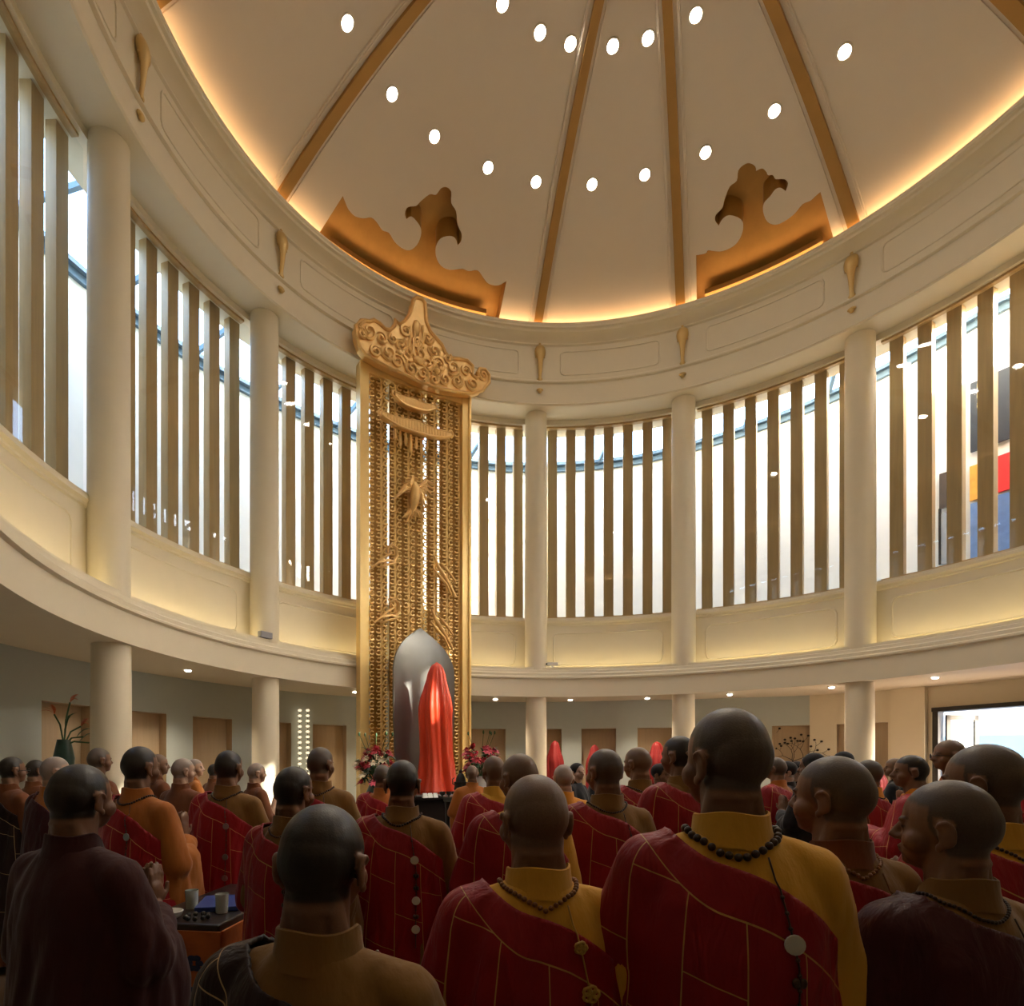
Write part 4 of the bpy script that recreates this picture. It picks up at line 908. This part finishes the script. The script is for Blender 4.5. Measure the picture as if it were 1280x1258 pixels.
def make_robe(vox, seed):
    bm = bmesh.new(); loft(bm, TORSO); arm_sleeve(bm, 1); arm_sleeve(bm, -1); me = remesh(bm, vox, 5); wrinkle(me, .022, seed); shade(me, 180); return me
def zc(x): return 1.388-.30*x-1.9*max(0, x+.01)**2+5*max(0, -x-.05)**2
def make_kasaya(vox, seed):
    bm = bmesh.new(); loft(bm, [(z+(.0 if z > .1 else .12), x-.008, y, a+.02, b+.02) for z, x, y, a, b in TORSO]); arm_sleeve(bm, -1, .019, .2)
    me = remesh(bm, vox, 6); wrinkle(me, .022, seed, 9, 1.6, True)
    bm = bmesh.new(); bm.from_mesh(me); bpy.data.meshes.remove(me)
    f = {v: v.co.z-zc(v.co.x) for v in bm.verts}
    kill = [v for v in bm.verts if f[v] > vox*.6 or v.co.z < .2]
    bmesh.ops.delete(bm, geom=kill, context='VERTS')
    for v in bm.verts:
        if v.is_boundary and v.co.z > .5: v.co.z = zc(v.co.x)
        elif v.is_boundary: v.co.z = .2
    n0 = len(bm.verts); me = bpy.data.meshes.new('kasaya'); bm.to_mesh(me); bm.free()
    o = link(bpy.data.objects.new('t', me)); s = o.modifiers.new('s', 'SOLIDIFY'); s.thickness = .008; s.offset = -1
    out = bpy.data.meshes.new_from_object(o.evaluated_get(bpy.context.evaluated_depsgraph_get())); bpy.data.objects.remove(o); bpy.data.meshes.remove(me); me = out
    ku, kd, kz = [], [], []
    for v in me.vertices:
        c = v.co; ku.append(atan2(c.x-.01, -c.y+.06)*.235+.02+.25*(c.z-1.3)*c.x); kd.append((zc(c.x)-c.z)*.9); kz.append(c.z+.35*c.x+.05)
    for n_, d_ in (('ku', ku), ('kd', kd), ('kz', kz)): a = me.attributes.new(n_, 'FLOAT', 'POINT'); a.data.foreach_set('value', d_)
    shade(me, 180); return me
def make_collar(k=40):
    bm = bmesh.new(); rows = []
    for z, r in ((0, .086), (.02, .080), (.045, .076), (.070, .0735), (.072, .069), (.045, .070), (.0, .076)):
        row = []
        for j in range(k+1):
            a = -pi/2+.0+2*pi*j/k+pi; # seam at the front
            drop = max(0, sin(a))**1.4*.075; lap = .006*j/k
            x, y = (r+lap)*1.02*cos(a), -.014+(r+lap)*sin(a); row.append(bm.verts.new((x, y, 1.425+z*(1-.15*max(0, sin(a)))-drop+.004*sin(3*a+1))))
        rows.append(row)
    for a, b in zip(rows, rows[1:]):
        for j in range(k): bm.faces.new((a[j], a[j+1], b[j+1], b[j]))
    bmesh.ops.recalc_face_normals(bm, faces=bm.faces); me = bpy.data.meshes.new('collar'); bm.to_mesh(me); bm.free(); shade(me, 50); return me
BODY = {('hi', 0): make_body(.0048), ('hi', 1): make_body(.0048, .12, .0, 1.12), ('hi', 2): make_body(.0048, .45, .04, 1.05), ('mid', 0): make_body(.008, 0, .05), ('mid', 1): make_body(.008, .3), ('mid', 2): make_body(.008, -.35), ('mid', 3): make_body(.008, -.1, 0, 1.1, 'mic')}
ROB = {('hi', 0): make_robe(.010, 1), ('hi', 1): make_robe(.010, 4), ('mid', 0): make_robe(.016, 2), ('mid', 1): make_robe(.016, 7)}
KA = {('hi', 0): make_kasaya(.009, 1), ('hi', 1): make_kasaya(.009, 3), ('mid', 0): make_kasaya(.014, 2), ('mid', 1): make_kasaya(.014, 6)}
COL = make_collar()
def bvh(me): return BVHTree.FromPolygons([v.co for v in me.vertices], [tuple(p.vertices) for p in me.polygons])
BV = {k: [bvh(ROB[k]), bvh(KA[k])] for k in ROB}
BCOL = bvh(COL)
def ring_z(bvs, x, y):
    z = 0
    for b in bvs:
        h = b.ray_cast(Vector((x, y, 1.9)), Vector((0, 0, -1)))
        if h[0]: z = max(z, h[0].z)
    return z
def beads_mesh(key, r, style):
    bvs = BV[key]; bm = bmesh.new(); n = int(.62/(2.1*r)); seg = (10, 8) if key[0] == 'hi' else (6, 5)
    for i in range(n):
        a = 2*pi*i/n; x, y = .093*cos(a), -.016+.090*sin(a); z = ring_z(bvs, x, y)+r*.9; ell(bm, (x, y, z), (r, r, r), None, *seg)
    me = bpy.data.meshes.new('beads'); bm.to_mesh(me); bm.free(); shade(me, 180)
    bm = bmesh.new(); discs = []; x0, y0 = .050, -.094; z = ring_z(bvs, x0, y0); pts_ = []
    for k in range(40):
        zz = z-.005-k*.014; x = x0+.035*min(1, k/14); yb = 9
        for b in bvs:
            h = b.ray_cast(Vector((x, -1, zz)), Vector((0, 1, 0)))
            if h[0]: yb = min(yb, h[0].y)
        if yb < 9: pts_.append(Vector((x, yb-.007, zz)))
    if len(pts_) > 3: tube(bm, pts_, .002, 5)
    for k, p in enumerate(pts_):
        if style == 'knots':
            if k in (6, 13, 20):
                R = .017 if k > 6 else .012
                for c in range(5): a = c*2*pi/5; tube(bm, [p+Vector((R*.6*cos(a)+R*.5*cos(t), -.004, R*.6*sin(a)+R*.5*sin(t))) for t in [q*pi/4 for q in range(8)]], .0042, 5, closed=True)
                ell(bm, p, (.008, .008, .008), None, 8, 6)
            if k == 27: 
                bd = bmesh.new(); q0 = 0; discs.append(bd); lathe(bd, [(.008, 0), (.024, 0), (.024, .006), (.008, .006)], k=20); bd.verts.ensure_lookup_table()
                for v in list(bd.verts)[q0:]: v.co = Vector((v.co.x, -v.co.z, v.co.y))+p
        else:
            if 4 < k < 36 and k % 2: ell(bm, p, (.0045,)*3, None, 6, 5)
            if k in (11, 24, 33) : 
                bd = bmesh.new(); q0 = 0; discs.append(bd); R = .013 if style == 'small' else .019; lathe(bd, [(.004, 0), (R, .001), (R, .006), (.004, .007)], k=16); bd.verts.ensure_lookup_table()
                for v in list(bd.verts)[q0:]: v.co = Vector((v.co.x, -v.co.z, v.co.y))+p
            if k in (16, 20, 29) and style != 'disc':
                for s in (-1, 1): ell(bm, p+Vector((s*.006, 0, 0)), (.008, .006, .010), None, 8, 6)
    m2 = bpy.data.meshes.new('strand'); bm.to_mesh(m2); bm.free(); shade(m2, 180); m3 = []
    for bd in discs: q = bpy.data.meshes.new('disc'); bd.to_mesh(q); bd.free(); shade(q, 40); m3.append(q)
    return me, m2, m3
BEADS = {}
def beads(key, r, style):
    k = (key, r, style)
    if k not in BEADS: BEADS[k] = beads_mesh(*k)
    return BEADS[k]
def withmat(me, m):      # object level material, so meshes stay shared
    return me
ALT = Vector((-.3, 13.5, 0))
def person(px, ytop, Y, label, lod='mid', bv=0, rv=0, skin='grey', robe='olive', kas='red', turn=0, bead=None, group=None, collar=None, wide=1, hair=None, glasses=False):
    ztop = EYE+(CY-ytop)/F*Y; s = ztop/1.717; X = (px-CX)/F*Y; d = ALT-Vector((X, Y, 0)); rz = atan2(-d.x, d.y)+radians(turn)
    e = empty('person', (X, Y, 0), rz, label, 'person', group); e.scale = (s*wide, s*wide, s)
    def part(n, me, m):
        o = link(bpy.data.objects.new(n, me)); o.parent = e
        if not me.materials: me.materials.append(None)
        o.material_slots[0].link = 'OBJECT'; o.material_slots[0].material = m; return o
    b = part('body', BODY[(lod, bv)], SK[skin]); part('robe', ROB[(lod, rv)], ROBE[robe])
    part('collar', COL, ROBE[collar or robe])
    if kas: part('kasaya', KA[(lod, rv)], KAS[kas])
    if bead:
        r, st_, bmat, dmat = bead; m1, m2, m3 = beads((lod, rv), r, st_)
        nk = part('bead_necklace', m1, bmat); sd = part('bead_strand', m2, bmat if st_ != 'knots' else KNOT); sd.parent = nk
        for q in m3: part('disc_pendant', q, dmat).parent = nk
    if hair:
        bm = bmesh.new(); ell(bm, (0, -.012, 1.640), (.088, .100, .090), None, 20, 14)
        if hair == 'long': ell(bm, (0, -.05, 1.56), (.075, .05, .10), None, 16, 12)
        for v in bm.verts:
            if v.co.y > .06 and v.co.z < 1.66: v.co.y = .06
        obj('hair', bm, ROBE['black'], e, smooth=180)
    if glasses:
        bm = bmesh.new()
        for q in (-1, 1):
            tube(bm, [(q*.032+.022*cos(a), .112, 1.600+.017*sin(a)) for a in [i*pi/6 for i in range(12)]], .0025, 5, closed=True); tube(bm, [(q*.054, .11, 1.602), (q*.082, .04, 1.602), (q*.082, -.01, 1.598)], .0025, 5)
        tube(bm, [(-.01, .114, 1.602), (.01, .114, 1.602)], .0025, 5); obj('glasses', bm, BLACKL, e)
    return e
# front row
person(670, 968, 1.42, 'bald monk in the centre foreground, yellow shoulder, red kasaya and gold knotted bead strand', 'hi', 1, 0, 'bare', 'yellow', 'red', 3, (.0062, 'knots', BEADG, JADE))
person(910, 885, 1.34, 'tallest monk on the right foreground, yellow shoulder, red kasaya and dark bead strand', 'hi', 2, 1, 'grey', 'yellow', 'red', -14, (.0085, 'discs', BEADM, JADE), wide=.96)
person(402, 1005, 1.05, 'nearest monk with black stubble, olive shoulder and black kasaya at the bottom edge', 'hi', 0, 0, 'dark', 'olive', 'black', -12)
person(98, 955, 1.88, 'monk in a plain dark maroon robe at the left foreground', 'hi', 1, 1, 'dark', 'maroon', None, -14, wide=1.06)
person(1043, 945, 1.6, 'round-faced monk right of the tallest one, dark collar and silvery beads over red kasaya', 'hi', 2, 0, 'grey', 'olive', 'red', 0, (.0055, 'small', BEADG, SILV), collar='brown')
person(1187, 975, 1.34, 'older shorter monk in profile wearing a dark maroon kasaya at the right', 'hi', 2, 1, 'grey', 'olive', 'maroon', 6, (.0045, 'small', BEADM, SILV), wide=.98)
person(1232, 930, 1.72, 'monk at the right edge behind the older one, yellow shoulder and red kasaya', 'hi', 2, 0, 'grey', 'yellow', 'red', -4, (.005, 'small', BEADM, SILV))
# second row
person(503, 950, 2.85, 'dark-haired monk before the red statue, red kasaya with large dark ornaments', 'hi', 0, 1, 'dark', 'olive', 'red', -4, (.006, 'discs', BEADM, JADE))
person(366, 958, 2.62, 'dark-stubbled monk in red kasaya seen behind the nearest monk', 'hi', 0, 1, 'dark', 'olive', 'red', -22, (.005, 'small', BEADM, SILV))
person(286, 938, 3.9, 'dark-haired monk in red kasaya and brown shoulder above the orange table', 'mid', 0, 0, 'dark', 'olive', 'crimson', -6, (.006, 'disc', BEADM, SILV))
person(175, 933, 3.3, 'monk in bright crimson kasaya with orange shoulder left of the side table', 'mid', 0, 1, 'dark', 'orange', 'crimson', -14, (.006, 'disc', BEADM, SILV))
person(400, 934, 4.1, 'grey-haired monk with a headset and red kasaya left of the gold screen', 'mid', 2, 0, 'grey', 'olive', 'crimson', 0, (.006, 'small', BEADM, SILV))
person(650, 942, 2.75, 'bald monk half hidden behind the central foreground monk', 'mid', 1, 1, 'bare', 'yellow', 'red', 8)
person(617, 945, 4.4, 'grey-stubbled monk in red kasaya right of the altar', 'mid', 0, 0, 'bare', 'yellow', 'crimson', 10)
person(757, 936, 3.0, 'grey-headed monk with a brown shoulder and round pendant, right of centre', 'mid', 1, 1, 'grey', 'olive', 'red', 0, (.005, 'disc', BEADM, JADE))
person(798, 934, 4.3, 'monk in red kasaya before the pointed draped figure', 'mid', 1, 0, 'bare', 'olive', 'red', 4, (.005, 'small', BEADM, SILV))
person(850, 920, 3.6, 'tall monk directly left of the tallest foreground monk, face partly hidden', 'mid', 1, 1, 'dark', 'olive', 'red', 8)
person(704, 956, 4.8, 'short grey monk with yellow collar between the bald and the grey-headed monk', 'mid', 0, 1, 'pale', 'amber', 'crimson', 0)
person(478, 956, 5.6, 'grey monk in red kasaya close to the left flower arrangement', 'mid', 0, 0, 'grey', 'orange', 'crimson', -8)
# left group, brown robes
person(15, 946, 5.0, 'monk with glasses at the far left edge in a brown robe', 'mid', 0, 0, 'dark', 'brown', 'black', -8, glasses=True)
person(45, 950, 6.2, 'monk in a brown robe behind the one with glasses', 'mid', 0, 1, 'dark', 'brown', None, 0)
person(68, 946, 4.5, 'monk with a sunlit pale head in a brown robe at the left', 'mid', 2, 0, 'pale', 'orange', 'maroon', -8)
person(124, 935, 5.7, 'brown-robed monk standing in front of the leftmost lower column', 'mid', 0, 1, 'grey', 'brown', None, -12)
person(197, 943, 6.6, 'brown-robed monk in profile behind the crimson monk', 'mid', 2, 0, 'bare', 'brown', None, -20)
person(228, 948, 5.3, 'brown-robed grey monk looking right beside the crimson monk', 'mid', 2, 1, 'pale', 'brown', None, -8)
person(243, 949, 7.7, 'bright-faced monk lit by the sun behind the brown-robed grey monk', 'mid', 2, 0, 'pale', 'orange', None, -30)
person(268, 955, 8.8, 'distant monk in a brown robe left of the dark-haired one', 'mid', 0, 1, 'dark', 'brown', None, 0)
mic_p = person(320, 954, 6.6, 'monk in a brown robe speaking into a black microphone before the second lower column', 'mid', 3, 0, 'pale', 'brown', None, -35)
# right group
person(970, 947, 6.0, 'monk in red kasaya beside the tallest monk, before the branch sculpture', 'mid', 0, 0, 'grey', 'orange', 'red', 10)
person(722, 955, 8.0, 'person in a dark suit looking back towards the hall near the second rear niche', 'mid', 2, 0, 'pale', 'black', None, -150, hair='short')
person(983, 953, 6.8, 'person in a black coat standing before the branch sculpture, left of two', 'mid', 1, 1, 'pale', 'black', None, 30, hair='short')
person(995, 953, 7.8, 'person in a black coat before the branch sculpture, right of two', 'mid', 1, 0, 'pale', 'black', None, 40, hair='long')
person(1016, 943, 5.4, 'dark-haired person in a black coat left of the round-faced monk', 'mid', 1, 0, 'dark', 'black', None, 0, hair='short')
person(1053, 941, 6.9, 'dark-haired person mostly hidden behind the head of the round-faced monk', 'mid', 0, 1, 'dark', 'black', None, 0, hair='short')
person(1086, 950, 4.8, 'monk with an amber collar and red kasaya right of the round-faced monk', 'mid', 0, 1, 'grey', 'amber', 'red', 10, (.005, 'small', BEADM, SILV))
person(1119, 948, 7.2, 'person in a dark jacket near the doorway pilaster', 'mid', 1, 0, 'bare', 'black', None, 0)
person(1140, 944, 4.1, 'dark-haired monk with bright amber collar in red kasaya left of the doorway', 'mid', 1, 0, 'dark', 'amber', 'crimson', 22)
person(1188, 925, 4.7, 'tall monk with glasses standing in the bright doorway', 'mid', 1, 1, 'bare', 'orange', 'red', 30, glasses=True)
person(1274, 953, 5.8, 'monk in red kasaya at the right edge inside the doorway', 'mid', 0, 0, 'bare', 'orange', 'crimson', 10)
person(826, 956, 6.6, 'person in a dark coat standing below the pointed draped figure', 'mid', 2, 1, 'bare', 'black', None, -140, hair='short')
person(745, 957, 9.5, 'distant person in a dark coat by the second rear niche', 'mid', 0, 1, 'pale', 'black', None, -150, hair='short')
person(590, 957, 7.6, 'distant monk in an orange robe right of the altar flowers', 'mid', 0, 1, 'bare', 'orange', None, 0)
# microphone held by the speaking monk
bpy.context.view_layer.update()
mw = mic_p.matrix_world; e = empty('microphone', mw @ Vector((.055, .26, 1.42)), 0, 'black handheld microphone in the hand of the brown-robed monk', 'microphone'); e.rotation_euler = (radians(25), 0, mic_p.rotation_euler.z)
bm = bmesh.new(); lathe(bm, [(.012, -.14), (.014, -.02), (.018, .03)], k=14); obj('handle', bm, BLACKL, e, smooth=40); bm = bmesh.new(); ell(bm, (0, 0, .06), (.026, .026, .032)); obj('grille', bm, DARKM, e, smooth=180)
for o in list(bpy.data.objects):
    if o.type == 'MESH' and o.data.users == 1 and not o.data.name.startswith(o.name.split('.')[0]): pass
